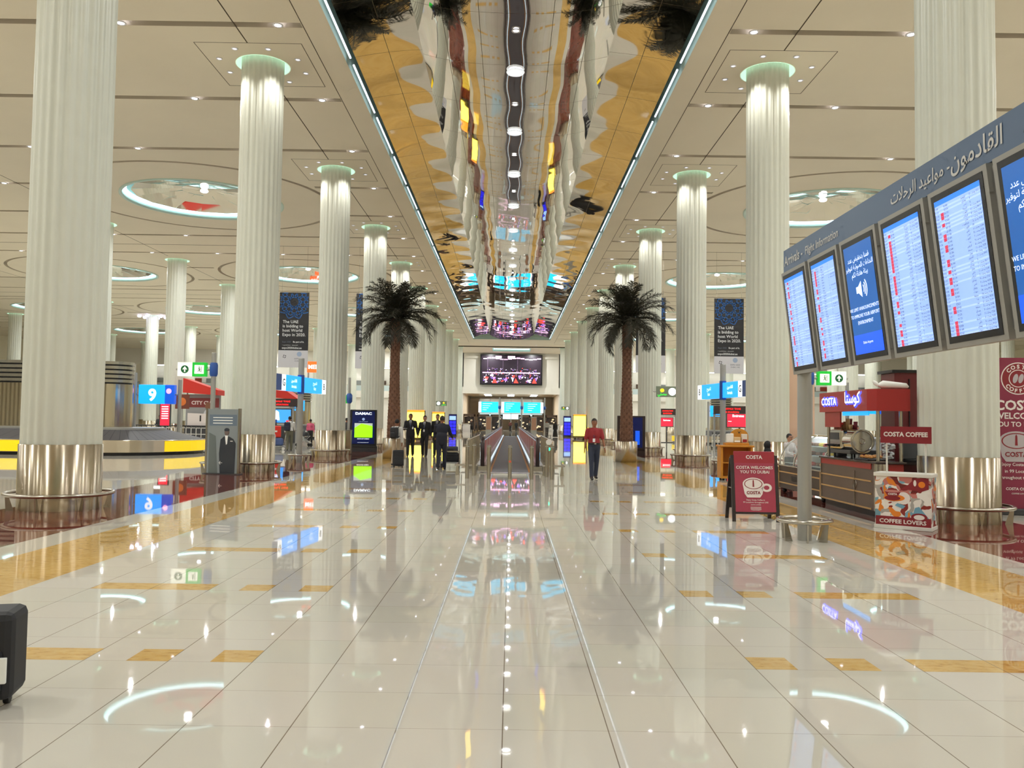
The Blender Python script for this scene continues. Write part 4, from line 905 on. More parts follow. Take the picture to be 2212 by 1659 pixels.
q = small_sign(6.6, 101, 3.1, .95, .4, 'small green lit sign with a clock face far off before the right columns', False); a = M(); a.cyl((.6, 0, 0), (.6, 0, 3.8), .07, n=8); a.cyl((-.6, 0, 3.3), (.6, 0, 3.3), .03, n=6); a.obj('pole', m_alu, q)
lp_ = thing('exit_sign', 'small green sign with a blue collar on a thin pole behind the third left column', 'exit sign', (-8.9, 45.9, 0)); post(lp_, 3.9, .07, .3); a = M(); a.lathe([(.1, 2.5), (.17, 2.6), (.17, 2.95), (.1, 3.05)], n=8); a.obj('blue_collar', m_bluecap, lp_); a = M(); a.bx(-.6, -.12, -.06, .06, 2.5, 2.95); a.obj('lit_box', m_green, lp_)

# ---- expo banners
def rosette(a, cx, cz, R, y, mi):
    def seg(p, q, w=.035):
        p, q = Vector((p[0], 0, p[1])), Vector((q[0], 0, q[1])); d = (q - p).normalized(); n = Vector((-d.z, 0, d.x)) * w
        pts = [p + n, q + n, q - n, p - n]
        for e in pts:
            if abs(e.x - cx) > .93 or e.z > cz + .62: return
        a.poly([(e.x, y, e.z) for e in pts], mi)
    P = lambda r, t: (cx + r * R * cos(t), cz + r * R * sin(t)); n = 10
    for i in range(n):
        t = 2 * pi * (i + .5) / n; s = 2 * pi / n
        for r0, d0_, r1, d1_ in ((.28, 0, .5, .5), (.28, 0, .5, -.5), (.5, .5, .8, 0), (.5, -.5, .8, 0), (.8, 0, 1.0, .5), (.8, 0, 1.0, -.5), (.28, 0, .28, 1), (.62, 0, .86, .55), (.62, 0, .86, -.55)):
            k = 4
            for j in range(k):
                f0, f1 = j / k, (j + 1) / k; seg(P(r0 + (r1 - r0) * f0, t + s * (d0_ + (d1_ - d0_) * f0)), P(r0 + (r1 - r0) * f1, t + s * (d0_ + (d1_ - d0_) * f1)))
m_ebk = mat('banner_black', (34, 32, 34), .6); m_eb = mat('banner_blue', (32, 82, 140), .6); m_el = mat('banner_pale', (200, 198, 202), .6); m_et = mat('banner_text', (215, 215, 215), .6); m_eg = mat('banner_grey_text', (90, 95, 110), .6)
def expo(loc, label, full=True):
    t = thing('hanging_banner', label, 'banner', loc); w, H = .95, 4.85
    a = M(); a.bx(-w, w, -.02, .02, 1.1, H, 0); a.bx(-w, w, -.02, .02, 0, 1.1, 2)
    rosette(a, 0, H - .62, 1.12, -.023, 1)
    for i, b in enumerate(('The UAE', 'is bidding to', 'host World', 'Expo in 2020.')): a.text(b, (-w + .24, -.022, 2.86 - .28 * i), X_, Z_, .27, 3, 'LEFT', bold=.01)
    a.text('Expo 2020', (-w + .24, -.022, 1.6), X_, Z_, .13, 5, 'LEFT', bold=.01); a.text('Be part of it.', (-.02, -.022, 1.6), X_, Z_, .14, 3, 'LEFT', bold=.025); a.text('expo2020dubai.ae', (-w + .22, -.022, 1.2), X_, Z_, .175, 3, 'LEFT', bold=.02); a.text('f  expo2020dubai  t  @expo2020', (-w + .24, -.022, 1.41), X_, Z_, .075, 3, 'LEFT')
    a.text('EXPO 2020', (.4, -.022, .52), X_, Z_, .13, 5); a.text('DUBAI, UAE', (.4, -.022, .38), X_, Z_, .11, 5)
    for i in range(4): an = i * pi / 2 + .5; a.poly([(-.55 + .12 * cos(an + d) * r, -.023, .7 + .12 * sin(an + d) * r) for d, r in ((0, .3), (.5, 1), (-.5, 1))], 0)
    a.poly([(.4 + .16 * cos(i / 12 * 2 * pi), -.022, .86 + .16 * sin(i / 12 * 2 * pi)) for i in range(12)], 6)
    a.obj('printed_cloth', [m_ebk, m_eb, m_el, m_et, m_el, m_eg, mat('banner_emblem', (150, 165, 190), .6)], t)
    a = M(); a.cyl((-w, 0, H), (w, 0, H), .03, n=6); [a.cyl((x, 0, H), (x, 0, ZC - loc[2] + .0), .008, n=4) for x in (-.8, .8)]; a.obj('hanging_rail', m_steel, t); return t
b = 4.9
expo((-14.05, 53.5, b), 'black hanging banner with a blue star, between the second and third left columns')
expo((-9.1, 53.5, b), 'black hanging banner half hidden by the left palm crown and a column')
expo((14.0, 53.5, b), 'black hanging banner with a blue star, right of the third right column')
expo((8.95, 53.5, b), 'black hanging banner half hidden by a column and the right palm crown')

# ---- light boxes
dm = thing('advertising_lightbox', 'tall black advertising screen showing a lime green lawn, beside the left palm', 'advertising screen', (-7.42, 42.2, 0), R_(3))
a = M(); a.rbx(-.66, .66, -.15, .15, .28, 2.12, .02); a.obj('housing', m_black, dm); a = M(); a.bx(-.7, .7, -.12, .12, 0, .28); a.bx(-.68, .68, -.17, -.15, .27, .31); a.obj('plinth', m_dgrey, dm)
a = M(); y = -.152; a.quad((-.56, y, .4), (.56, y, .4), (.56, y, 2.04), (-.56, y, 2.04), 0); a.quad((-.44, y - .004, .72), (.46, y - .004, .72), (.46, y - .004, 1.44), (-.44, y - .004, 1.44), 1)
a.poly([(-.44, y - .006, 1.2), (-.1, y - .006, 1.42), (.46, y - .006, 1.3), (.46, y - .006, 1.44), (-.44, y - .006, 1.44)], 4); a.text('DAMAC', (.0, y - .004, 1.87), X_, Z_, .17, 2, bold=.04, width=.82); a.ball((.0, y, 1.64), .07, 3, 10, 6, (1, .1, 1)); a.text('Live the luxury', (0, y - .004, 1.5), X_, Z_, .075, 3); a.text('AKOYA BY DAMAC', (0, y - .004, .63), X_, Z_, .07, 2, bold=.02); a.text('www.damacproperties.com', (0, y - .004, .46), X_, Z_, .05, 2)
a.obj('screen', [mat('night_blue_screen', (8, 22, 75), .2, emit=.45), mat('lime_screen', (140, 225, 20), .3, emit=1.3), m_dispw, mat('pale_logo', (150, 175, 220), .4, emit=.5), mat('lawn_grey', (170, 180, 175), .4, emit=.8)], dm)
dr = thing('advertising_lightbox', 'tall dark advertising screen mostly hidden behind the right palm trunk', 'advertising screen', (6.1, 42.2, 0), R_(-3)); a = M(); a.rbx(-.7, .7, -.15, .15, .28, 2.0, .02); a.bx(-.7, .7, -.12, .12, 0, .28); a.obj('housing', mat('brown_black', (48, 36, 34), .4), dr); a = M(); a.quad((-.05, -.155, .4), (.56, -.155, .4), (.56, -.155, 1.92), (-.05, -.155, 1.92), 0); a.quad((.2, -.16, .55), (.42, -.16, .55), (.42, -.16, 1.25), (.2, -.16, 1.25), 1); a.obj('screen', [mat('night_blue_screen', (8, 22, 75)), m_dispn2], dr)
m_ylw = mat('yellow_lightbox', (255, 230, 90), .5, emit=3.6, ecol=(255, 226, 84)); m_yorg = mat('orange_header', (250, 140, 40), .5, emit=1.6)
def ybox(x, y, w, h, label):
    t = thing('lightbox', label, 'light box', (x, y, 0)); a = M(); a.bx(-w / 2 - .06, w / 2 + .06, -.2, .2, .12, .3, 0); a.bx(-w / 2 - .05, -w / 2, -.2, .2, .12, h, 0); a.bx(w / 2, w / 2 + .05, -.2, .2, .12, h, 0); a.obj('frame', mat('olive_frame', (110, 105, 60), .5), t)
    a = M(); a.rbx(-w / 2, w / 2, -.17, .17, .3, h - .12, .02); a.obj('lit_face', m_ylw, t); a = M(); a.bx(-w / 2, w / 2, -.19, .19, h - .12, h + .04); a.obj('orange_header', m_yorg, t)
    a = M(); [a.cyl((s * w * .35, 0, 0), (s * w * .35, 0, .14), .12, n=8) for s in (-1, 1)]; a.obj('foot', m_dgrey, t)
ybox(6.7, 81, 1.2, 2.35, 'glowing yellow light box with an orange header to the right of the walkway'); ybox(-7.2, 63.5, 1.3, 2.35, 'wide glowing yellow light box with an orange header behind the walking men'); ybox(-6.1, 70.5, 1.0, 2.3, 'narrower glowing yellow light box further back on the left')
m_bvio = mat('violet_blue_screen', (40, 40, 235), .4, emit=1.2)
def bbox(x, y, label):
    t = thing('lightbox', label, 'light box', (x, y, 0)); a = M(); a.rbx(-.42, .42, -.2, .2, .1, 2.3, .02); a.obj('housing', mat('deep_blue', (28, 34, 110), .4), t); a = M()
    for i in range(4):
        for j in range(2): a.bx(-.34 + j * .36, -.02 + j * .36, -.215, -.2, .2 + i * .36, .5 + i * .36, 0)
    a.bx(-.34, .34, -.215, -.2, 1.68, 2.1, 1); a.obj('lit_panel', [m_bvio, mat('pale_blue_lit', (150, 190, 255), .4, emit=1)], t); a = M(); a.bx(-.45, .45, -.22, .22, 0, .1); a.obj('foot', m_dgrey, t)
bbox(-6.1, 88, 'violet-blue vending light box beyond the left row of walking men'); bbox(6.25, 92, 'violet-blue vending light box to the right of the yellow one')

# ---- glass information panel with a portrait
gp = thing('glass_totem', 'smoked glass panel printed with a man in a dark suit, by the second left column', 'information panel', (-8.25, 24.15, 0), math.atan2(-.84, .94) * .35)
a = M(); a.bx(-.62, -.56, -.04, .04, 0, 1.9); a.bx(.44, .5, -.04, .04, 0, 1.9); a.obj('steel_edge', m_steel, gp); a = M(); a.bx(-.66, .54, -.1, .1, 0, .025); a.obj('foot_plate', m_dgrey, gp)
a = M(); y = -.032; a.bx(-.56, .44, -.03, .03, .03, 1.88, 0); a.quad((-.5, y, 1.4), (.4, y, 1.4), (.4, y, 1.72), (-.5, y, 1.72), 1)
for z in (1.62, 1.54, 1.46): a.bx(-.38, .26, y - .003, y, z, z + .025, 4)
a.poly([(-.12, y - .002, .03), (.36, y - .002, .03), (.38, y - .002, .9), (.3, y - .002, 1.02), (.14, y - .002, 1.1), (.0, y - .002, 1.1), (-.12, y - .002, 1.0), (-.16, y - .002, .6)], 2); a.poly([(.02, y - .003, 1.12), (.12, y - .003, 1.12), (.1, y - .003, .88), (.06, y - .003, .85)], 4); a.ball((.08, y, 1.22), .095, 3, 12, 8, (.85, .06, 1.15)); a.ball((.08, y - .002, 1.28), .095, 2, 12, 8, (.9, .05, .6)); a.bx(.2, .28, y - .004, y, .95, .97, 4)
a.poly([(-.5, y - .001, .03), (-.2, y - .001, .03), (-.28, y - .001, 1.1), (-.5, y - .001, 1.2)], 5); a.text(chr(0x2190), (-.1, y - .001, .28), X_, Z_, .16, 4)
a.obj('printed_glass', [mat('printed_pane', (140, 148, 150), .08), mat('printed_strip', (112, 126, 140), .2), mat('printed_suit', (60, 64, 70), .2), mat('printed_face', (110, 96, 90), .3), m_paper, mat('printed_shade', (108, 116, 114), .2)], gp)
mb = thing('litter_bin', 'plain steel litter bin between the third left column and the advertising screen', 'litter bin', (-7.6, 38.9, 0)); a = M(); a.rbx(-.19, .19, -.19, .19, 0, 1.1, .03); a.obj('body', m_brush, mb); a = M(); a.rbx(-.2, .2, -.2, .2, 1.1, 1.13, .01); a.obj('lid', m_steel, mb)

# ---- far wall screen and lobby boards
vw = thing('video_wall', 'huge video screen of a glittering night stage on the far end wall', 'video screen', (0, 136.3, 7.55))
a = M(); a.bx(-5.1, 5.1, -.1, .64, 0, 5.0, 0); a.obj('frame', m_black, vw)
a = M(); y = -.12; rv = random.Random(11); a.quad((-4.9, y, .2), (4.9, y, .2), (4.9, y, 4.8), (-4.9, y, 4.8), 0)
Q = lambda x0, x1, z0, z1, m, l=1: a.quad((x0, y - .01 * l, z0), (x1, y - .01 * l, z0), (x1, y - .01 * l, z1), (x0, y - .01 * l, z1), m)
for i in range(14): x = -4.6 + i * .68; Q(x, x + .6, 4.2 + .1 * sin(i), 4.36 + .14 * sin(i), 1); 
Q(-2.6, -1.6, 4.35, 4.75, 1, 2); Q(-.6, .6, 4.35, 4.75, 1, 2); Q(-4.7, 4.7, 1.9, 2.06, 1)
for i in range(300):
    x = rv.uniform(-4.6, 4.5); z = rv.uniform(.3, 2.7) if abs(x) < 4 else rv.uniform(.3, 1.8); w = rv.uniform(.03, .3) * (1.5 if z < 1.2 else .7); h = rv.uniform(.02, .2) * (1.5 if z < 1.2 else .6)
    a.poly([(x, y - .01 * (2 + i % 5), z), (x + w, y - .01 * (2 + i % 5), z + rv.uniform(-.05, .08)), (x + w * rv.uniform(.6, 1.2), y - .01 * (2 + i % 5), z + h), (x + w * rv.uniform(-.2, .4), y - .01 * (2 + i % 5), z + h * rv.uniform(.6, 1.2))], rv.choice((1, 1, 2, 2, 3, 4, 0)))
for i in range(10):
    x = rv.uniform(-4.4, 4); z = rv.uniform(.4, 1.6); a.poly([(x + rv.uniform(.2, .4) * cos(q_ / 9 * 2 * pi), y - .075, z + rv.uniform(.12, .32) * sin(q_ / 9 * 2 * pi)) for q_ in range(9)], rv.choice((1, 4, 3, 2)))
for i in range(7): x = rv.uniform(-4.4, 4.2); a.poly([(x, y - .08, .2), (x + .75, y - .08, .2), (x + .7, y - .08, .9), (x + .5, y - .08, 1.25), (x + .45, y - .08, 1.6), (x + .3, y - .08, 1.6), (x + .25, y - .08, 1.25), (x + .05, y - .08, .9)], 0)
for x in (-1.4, -3.9, 1.0): Q(x, x + .06, 1.9, 4.2, 5, 1)
for x in (.4, 3.4, -3.1): a.poly([(x, y - .09, .3), (x + .8, y - .09, .3), (x + .35, y - .09, 1.1)], 3)
a.obj('picture', [mat('screen_dark', (44, 32, 46), .4, emit=.25), mat('screen_pink', (250, 200, 240), .4, emit=1.6), mat('screen_violet', (150, 110, 235), .4, emit=1.3), mat('screen_red', (250, 70, 60), .4, emit=1.3), mat('screen_white', (245, 245, 255), .4, emit=2), mat('screen_mauve', (110, 90, 115), .4, emit=.5)], vw)
for i, (x, w, wl_) in enumerate(((-3.25, 2.85, 0), (0.02, 2.75, 0), (3.3, 2.85, 1))):
    t = thing('overhead_sign', ['left', 'middle', 'right'][i] + ' one of three bright cyan overhead signs before the far portal', 'sign', (x, 121, 0)); a = M(); a.bx(-w / 2, w / 2, -.1, .1, 2.85, 4.4, 0); b_ = (-w / 2, -w / 2 + .4) if not wl_ else (w / 2 - .4, w / 2); a.bx(b_[0], b_[1], -.12, -.1, 2.85, 4.4, 1)
    for k in range(4): a.bx(-w / 2 + .6, w / 2 - .9 - .25 * k, -.115, -.1, 4.1 - .3 * k, 4.16 - .3 * k, 1)
    a.obj('lit_face', [mat('far_sign_cyan', (30, 185, 240), .4, emit=1.5, ecol=(30, 190, 245)), m_litw], t); a = M(); a.cyl((w / 2 + .2, 0, 0), (w / 2 + .2, 0, 5.1), .1, n=8); a.cyl((-w / 2, 0, 4.6), (w / 2 + .2, 0, 4.6), .03, n=6); a.obj('pole', m_alu, t)
    a = M(); a.ball((w / 2 + .2, 0, 3.6), .22, 0, 8, 6, (1, 1, 1.3)); a.obj('blue_collar', m_bluecap, t)
m_shopd = mat('shop_dark', (54, 42, 36), .5); m_shopl = mat('shop_lit', (225, 205, 170), .5, emit=.8)
for i, x in enumerate((-6.9, -4.6, -2.3, 2.3, 4.6, 6.8)):
    t = thing('exit_gateway', 'dark framed gateway, %s of the row across the far lobby' % ['first', 'second', 'third', 'fourth', 'fifth', 'sixth'][i], 'gateway', (x, 139 + (i % 2), 0)); a = M(); a.bx(-1.0, -.8, -.2, .2, 0, 2.7); a.bx(.8, 1.0, -.2, .2, 0, 2.7); a.bx(-1.0, 1.0, -.2, .2, 2.35, 2.75); a.obj('frame', mat('gateway_brown', (92, 74, 60), .4), t)
    a = M(); rv2 = random.Random(i); a.bx(-.78, .78, .05, .1, .1, 2.3, 0); [a.bx(px, px + .3, .02, .05, pz, pz + .2, 1) for px, pz in [(rv2.uniform(-.7, .4), rv2.uniform(.3, 2)) for _ in range(6)]]; a.obj('shop_window', [m_shopd, m_shopl], t)
for i, x in enumerate((-7.0, 7.0)):
    t = thing('counter', ['left', 'right'][i] + ' white counter with a pale front under the far portal', 'counter', (x - .2, 133, 0)); a = M(); a.bx(-1, 1, -.4, .4, 0, 1.15); a.obj('front', m_white, t); a = M(); a.bx(-1.1, 1.1, -.5, .5, 1.15, 1.22); a.obj('top', m_steel, t)
for i, x in enumerate((-3.1, 3.3)):
    t = thing('poster_stand', ['left', 'right'][i] + ' tall orange-brown poster stand at the far end of the walkway', 'poster stand', (x, 118, 0)); a = M(); a.bx(-.4, .4, -.1, .1, 0, 2.3, 0); a.bx(-.33, .33, -.12, -.1, .4, 2.15, 1); a.obj('panel', [m_alu, mat('poster_orange_brown', (170, 128, 104), .5)], t)
# ================================================================== PALMS
m_bark = mat('palm_bark', (112, 78, 60), .85, noise=.5, nscale=10); m_boot = mat('leaf_boot', (128, 92, 72), .85, noise=.4, nscale=14)
m_frond = mat('dark_frond', (52, 50, 36), .6, noise=.3, nscale=5)
def frond_mesh(Lf, rise, droop, seed):
    a = M(); rg = random.Random(seed); n = 16; pts = []; x, z, an = 0, 0, rise
    for i in range(n + 1):
        pts.append(Vector((x, 0, z))); an -= droop / n * (1 + 1.0 * i / n); x += Lf / n * cos(an); z += Lf / n * sin(an)
    a.tube(pts, [.028 * (1 - .85 * i / n) + .004 for i in range(n + 1)], 5)
    for i in range(2, n * 4 + 1):
        f = i / (n * 4); k = min(int(f * n), n - 1); p = pts[k].lerp(pts[k + 1], f * n - k); t = (pts[k + 1] - pts[k]).normalized(); up = Vector((0, 1, 0)).cross(t)
        ln = Lf * .28 * (sin(pi * (.12 + .80 * f)) ** .7) * rg.uniform(.8, 1.1)
        for s in (-1, 1):
            d = (t * .75 + Vector((0, s * .8, 0)) + up * rg.uniform(-.5, .15)).normalized(); w = t * .011
            m_ = p + d * ln * .55 + Vector((0, 0, -.02)); e = p + d * ln + Vector((0, 0, -.30 * ln * rg.uniform(.5, 1.3)))
            a._p([p - w, p + w, m_ + w * 1.3, m_ - w * 1.3, e], [(0, 1, 2, 3), (3, 2, 4)])
    return a
def palm(loc, label, seed, rz):
    t = thing('potted_palm', label, 'palm tree', loc, rz); rg = random.Random(seed)
    a = M(); a.lathe([(0, .0), (.45, 0), (.46, .86), (.44, .87), (.42, .80), (0, .80)], n=48); a.obj('pot', m_brush, t)
    a = M(); H = 5.95; rad = lambda z: .25 - .085 * (z / H) + .02 * sin(z * 1.3)
    a.lathe([(rad(z), z) for z in [.78 + i * (H - .78) / 20 for i in range(21)]], n=16)
    rows = 38
    for i in range(rows):
        z = .82 + i * (H - .9) / rows
        for j in range(7):
            an = 2 * pi * (j + .5 * (i % 2)) / 7; r = rad(z); a.T = Matrix.Translation((r * cos(an), r * sin(an), z)) @ Matrix.Rotation(an, 4, 'Z') @ Matrix.Rotation(R_(-22), 4, 'Y')
            w = .082 * r / .2; a._p([(-.02, -w, -.07), (-.02, w, -.07), (.035, w * .75, .02), (.035, -w * .75, .02), (.03, 0, .10), (-.01, -w * .7, .07), (-.01, w * .7, .07)], [(0, 1, 2, 3), (3, 2, 4), (0, 3, 5), (1, 6, 2), (3, 4, 5), (2, 6, 4)], 1); a.T = None
    a.obj('trunk', [m_bark, m_boot], t)
    meshes = {}
    for i in range(46):
        u = i / 45; Lf = 1.9 + .2 * sin(pi * u) + rg.uniform(-.12, .12); key = int(u * 9)
        if key not in meshes: meshes[key] = frond_mesh(1.95 if .15 < u < .85 else 1.75, 1.5 - 1.55 * (key + .5) / 10, .4 + 1.15 * u, seed * 50 + key).obj('frond', m_frond, t); o = meshes[key]
        else: o = meshes[key].copy(); COL.objects.link(o)
        o.parent = t; o.location = (0, 0, H - .12 + .15 * (1 - u)); o.rotation_euler = (rg.uniform(-.15, .15), rg.uniform(-.12, .12), i * 2.39996 + rg.uniform(-.15, .15)); k = Lf / 1.95; o.scale = (k, k, k)
    return t
palm((-4.93, 35.25, 0), 'tall dark potted date palm left of the moving walkway', 3, .4)
palm((4.9, 35.25, 0), 'tall dark potted date palm right of the moving walkway', 8, 1.9)

# ================================================================== MOVING WALKWAY
mw = thing('moving_walkway', 'long moving walkway with glass sides running down the middle of the hall', 'moving walkway', (0, 26.3, 0))
a = M(); a.bx(-.6, .6, .6, 63, .0, .012); a.obj('belt', mat('belt_grey', (108, 106, 112), .55, noise=.12, nscale=30), mw)
a = M(); a.bx(-1.55, 1.55, .0, .62, 0, .008); a.obj('comb_plate', mat('comb_steel', (176, 172, 170), .25, metal=.8), mw); a = M(); a.bx(-.62, .62, 63, 64, 0, .012); a.obj('comb_plate', mat('comb_steel', (176, 172, 170)), mw)
m_rp = mat('balustrade_red', (176, 84, 70), .3, metal=.2); m_rp2 = mat('balustrade_pale', (186, 160, 148), .3, metal=.3)
for s in (-1, 1):
    a = M(); a.bx(*sorted((s * .60, s * .66)), .6, 63, 0, .03, 0); a.obj('edge_strip', mat('orange_edge', (196, 130, 60), .5), mw)
    a = M(); a.bx(*sorted((s * .66, s * 1.15)), 1.9, 62, 0, .16, 0); a.obj('skirt', mat('skirt_steel', (150, 148, 146), .25, metal=.8), mw)
    a = M(); a.bx(*sorted((s * .70, s * .76)), 3.2, 61, .16, .19); a.obj('blue_light_strip', mat('walk_strip_light', (205, 228, 245), .4, emit=.9), mw)
    a = M(); k = 0
    for q in range(40):
        y = 2.2 + q * 1.5; a.bx(*sorted((s * .90, s * .95)), y, y + 1.46, .16, .98, 1 if q % 3 == 2 else 0)
    a.obj('balustrade', [m_rp, m_rp2], mw)
    a = M(); a.bx(*sorted((s * .87, s * .98)), 1.9, 62, .98, 1.03); a.obj('handrail_guide', mat('handrail_light', (170, 200, 225), .3, emit=.35), mw)
    a = M(); a.bx(*sorted((s * .855, s * .995)), 1.9, 62, 1.03, 1.07); a.tube([(s * .925, 2.0, 1.05), (s * .925, 1.75, .98), (s * .925, 1.66, .8), (s * .925, 1.66, .35), (s * .925, 1.75, .16)], .07, 10); a.obj('handrail', mat('brown_black_rubber', (46, 30, 30), .35), mw)
    a = M(); a.bx(*sorted((s * .78, s * 1.07)), 1.55, 1.95, 0, .14); a.obj('newel_base', m_steel, mw)
m_floorplate = mat('grey_floor_plate', (140, 132, 124), .4)
for s in (-1, 1):
    side = 'left' if s < 0 else 'right'
    t = thing('metal_railing', 'metal railing with tapered posts along the %s side of the walkway entrance' % side, 'railing', (s * 1.42, 27.4, 0))
    a = M(); a.tube([(0, 0, .35), (0, .0, .95), (0, .15, 1.0), (0, 11, 1.0)], .022, 8); a.obj('rail', m_steel, t)
    for q in range(9): a = M(); a.T = Matrix.Translation((0, .2 + q * 1.3, 0)); a.prism([(-.06, 0), (.06, 0), (.025, 1.0), (-.025, 1.0)], 'y', -.01, .01); a.obj('tapered_post', m_steel, t)
    t = thing('low_barrier', 'low steel barrier rail with splayed legs beside the %s walkway bollards' % side, 'barrier', (s * 1.32, 25.6, 0))
    a = M(); a.cyl((-.33, -.2, .30), (.33, -.2, .30), .03, n=8); a.cyl((-.33, .9, .30), (-.33, -.2, .30), .03, n=8) if s < 0 else a.cyl((.33, .9, .30), (.33, -.2, .30), .03, n=8); a.obj('rail', m_steel, t)
    for lx in (-.27, .27): a = M(); a.T = Matrix.Translation((lx, -.2, 0)); a.prism([(-.07, 0), (.05, 0), (.03, .3), (-.03, .3)], 'y', -.01, .01); a.obj('leg', m_steel, t)
b0 = None
for i, (x, y) in enumerate(((-1.22, 23.85), (-.6, 23.85), (0, 23.85), (.62, 23.85), (1.2, 23.85), (-1.08, 25.1), (1.1, 24.9))):
    lab = ['outermost left', 'inner left', 'middle', 'inner right', 'outermost right', 'rear left', 'rear right'][i] + ' slim steel bollard before the moving walkway'
    if i == 0: b0 = thing('bollard', lab, 'bollard', (x, y, 0)); a = M(); a.cyl((0, 0, 0), (0, 0, .955), .055, n=24); a.obj('tube', m_steel, b0); a = M(); a.lathe([(.056, .9), (.058, .91), (.056, .92)], n=20); a.obj('cap_ring', m_alu, b0)
    else: dup(b0, (x, y, 0), 0, lab)
t = thing('walkway_signal', 'round white sign and green signal lamp on a thin post by the rear right bollard', 'signal', (1.17, 25.3, 0)); a = M(); a.cyl((0, 0, 0), (0, 0, .98), .02, n=8); a.obj('post', m_steel, t)
a = M(); a.cyl((0, -.02, 1.03), (0, .0, 1.03), .09, n=20); a.obj('round_sign', m_postw, t); a = M(); a.ball((0, -.05, .82), .05, 0, 10, 6); a.obj('green_lamp', mat('green_lamp', (30, 230, 150), .4, emit=4), t)
t = thing('notice_sticker', 'small red notice plate fixed to the middle bollard', 'notice', (0, 23.785, .5)); a = M(); a.bx(-.03, .03, 0, .005, -.03, .03); a.obj('plate', mat('orange_red', (215, 90, 60), .5), t)

# ================================================================== BAGGAGE BELTS
m_belt = mat('carousel_belt', (64, 62, 66), .5); m_beltl = mat('carousel_belt_joint', (40, 40, 44), .6); m_yrefl = mat('skirt_reflection', (240, 205, 20), .4, emit=.55, ecol=(240, 205, 10))
def track(rx, ry, sx, n=24):
    """stadium outline: half straight sx, corner radii"""
    pts = []
    for i in range(n + 1): t = -pi / 2 + pi * i / n; pts.append((sx + rx * cos(t), ry * sin(t)))
    for i in range(n + 1): t = pi / 2 + pi * i / n; pts.append((-sx + rx * cos(t), ry * sin(t)))
    return pts
def carousel(loc, label, sx, yellow):
    t = thing('baggage_carousel', label, 'baggage carousel', loc); o_ = track(3.6, 3.6, sx); i_ = track(1.9, 1.9, sx); n = len(o_)
    def wall(mm, p, z0, q, z1, m=0, fil=None):
        for i in range(n):
            j = (i + 1) % n
            if fil and not fil(p[i]): continue
            mm.quad((*p[i], z0), (*p[j], z0), (*q[j], z1), (*q[i], z1), m)
    a = M(); wall(a, track(3.48, 3.48, sx), 0, track(3.48, 3.48, sx), .13); a.obj('plinth', m_black, t)
    a = M(); wall(a, o_, .13, o_, .62); wall(a, o_, .62, track(3.5, 3.5, sx), .64); a.obj('steel_skirt', m_brush, t)
    a = M(); p2 = track(3.61, 3.61, sx)
    wall(a, p2, .15, p2, .6, 0, yellow); a.obj('yellow_reflection', m_yrefl, t)  # yellow light reflection put onto the steel skirt as a glowing strip
    a = M(); big_, sm2 = track(3.5, 3.5, sx, 60), track(1.9, 1.9, sx, 60); N = len(big_)
    for i in range(N):
        j = (i + 1) % N; L = (Vector(big_[j]) - Vector(big_[i])).length; k = max(1, round(L / .3))
        for q in range(k):
            P = lambda f, A, B: (A[0] + (B[0] - A[0]) * f, A[1] + (B[1] - A[1]) * f)
            f0, f1 = q / k, (q + 1) / k; A0, A1, B0, B1 = P(f0, big_[i], big_[j]), P(f1, big_[i], big_[j]), P(f0, sm2[i], sm2[j]), P(f1, sm2[i], sm2[j])
            a.quad((*A0, .64), (*A1, .64), (*B1, 1.04), (*B0, 1.04), 0)
            if (i + q) % 2 == 0: c = Vector((A0[0] - A1[0], A0[1] - A1[1])).normalized() * .03; a.quad((A0[0], A0[1], .648), (A0[0] + c.x, A0[1] + c.y, .648), (B0[0] + c.x * .5, B0[1] + c.y * .5, 1.048), (B0[0], B0[1], 1.048), 1)
    a.obj('belt', [m_belt, m_beltl], t)
    a = M(); wall(a, i_, 1.0, i_, 1.12); s2 = track(1.5, 1.5, sx); wall(a, i_, 1.12, s2, 1.14); a.poly([(*p, 1.13) for p in s2]); a.obj('island_top', m_alu, t)
    k = .85; tp = track(k, k, sx - .45, 14); m_ = len(tp)
    a = M()
    for i in range(m_):   # fluted mirror-steel tower
        j = (i + 1) % m_; L = (Vector(tp[j]) - Vector(tp[i])).length; c = max(2, round(L / .09) // 2 * 2)
        for q in range(c):
            f0, f1 = q / c, (q + 1) / c; d = .012 if q % 2 else 0; e = 0 if q % 2 else .012
            A, B = Vector(tp[i]), Vector(tp[j]); nn = Vector((B.y - A.y, A.x - B.x)).normalized(); p = A.lerp(B, f0) + nn * d; r = A.lerp(B, f1) + nn * e
            a.quad((p.x, p.y, 1.13), (r.x, r.y, 1.13), (r.x, r.y, 3.05), (p.x, p.y, 3.05), 0)
    a.obj('fluted_cladding', mat('fluted_steel', (200, 192, 176), .14, metal=1.0), t)
    a = M()
    for q in range(5):
        z = 3.05 + q * .2
        for i in range(m_): j = (i + 1) % m_; a.quad((*tp[i], z + .07), (*tp[j], z + .07), (*tp[j], z + .2), (*tp[i], z + .2)); 
        a.poly([(*p, z + .2) for p in tp]); a.poly([(*p, z + .07) for p in tp[::-1]])
    a.obj('louvre_band', mat('louvre_steel', (176, 172, 158), .25, metal=.9), t)
    a = M(); ip = track(k - .08, k - .08, sx - .45, 14)
    for i in range(m_): j = (i + 1) % m_; a.quad((*ip[i], 3.0), (*ip[j], 3.0), (*ip[j], 4.0), (*ip[i], 4.0))
    a.obj('dark_core', m_black, t); return t
CX = 21.2
carousel((-CX, 37.6, 0), 'baggage belt with a fluted steel tower and dark louvres under the number nine sign', 3.7, lambda p: p[0] > 6.5 or p[0] < .9)
carousel((CX, 37.6, 0), 'baggage belt with a fluted steel tower behind the coffee kiosk on the right', 3.7, lambda p: p[0] < -6.4)
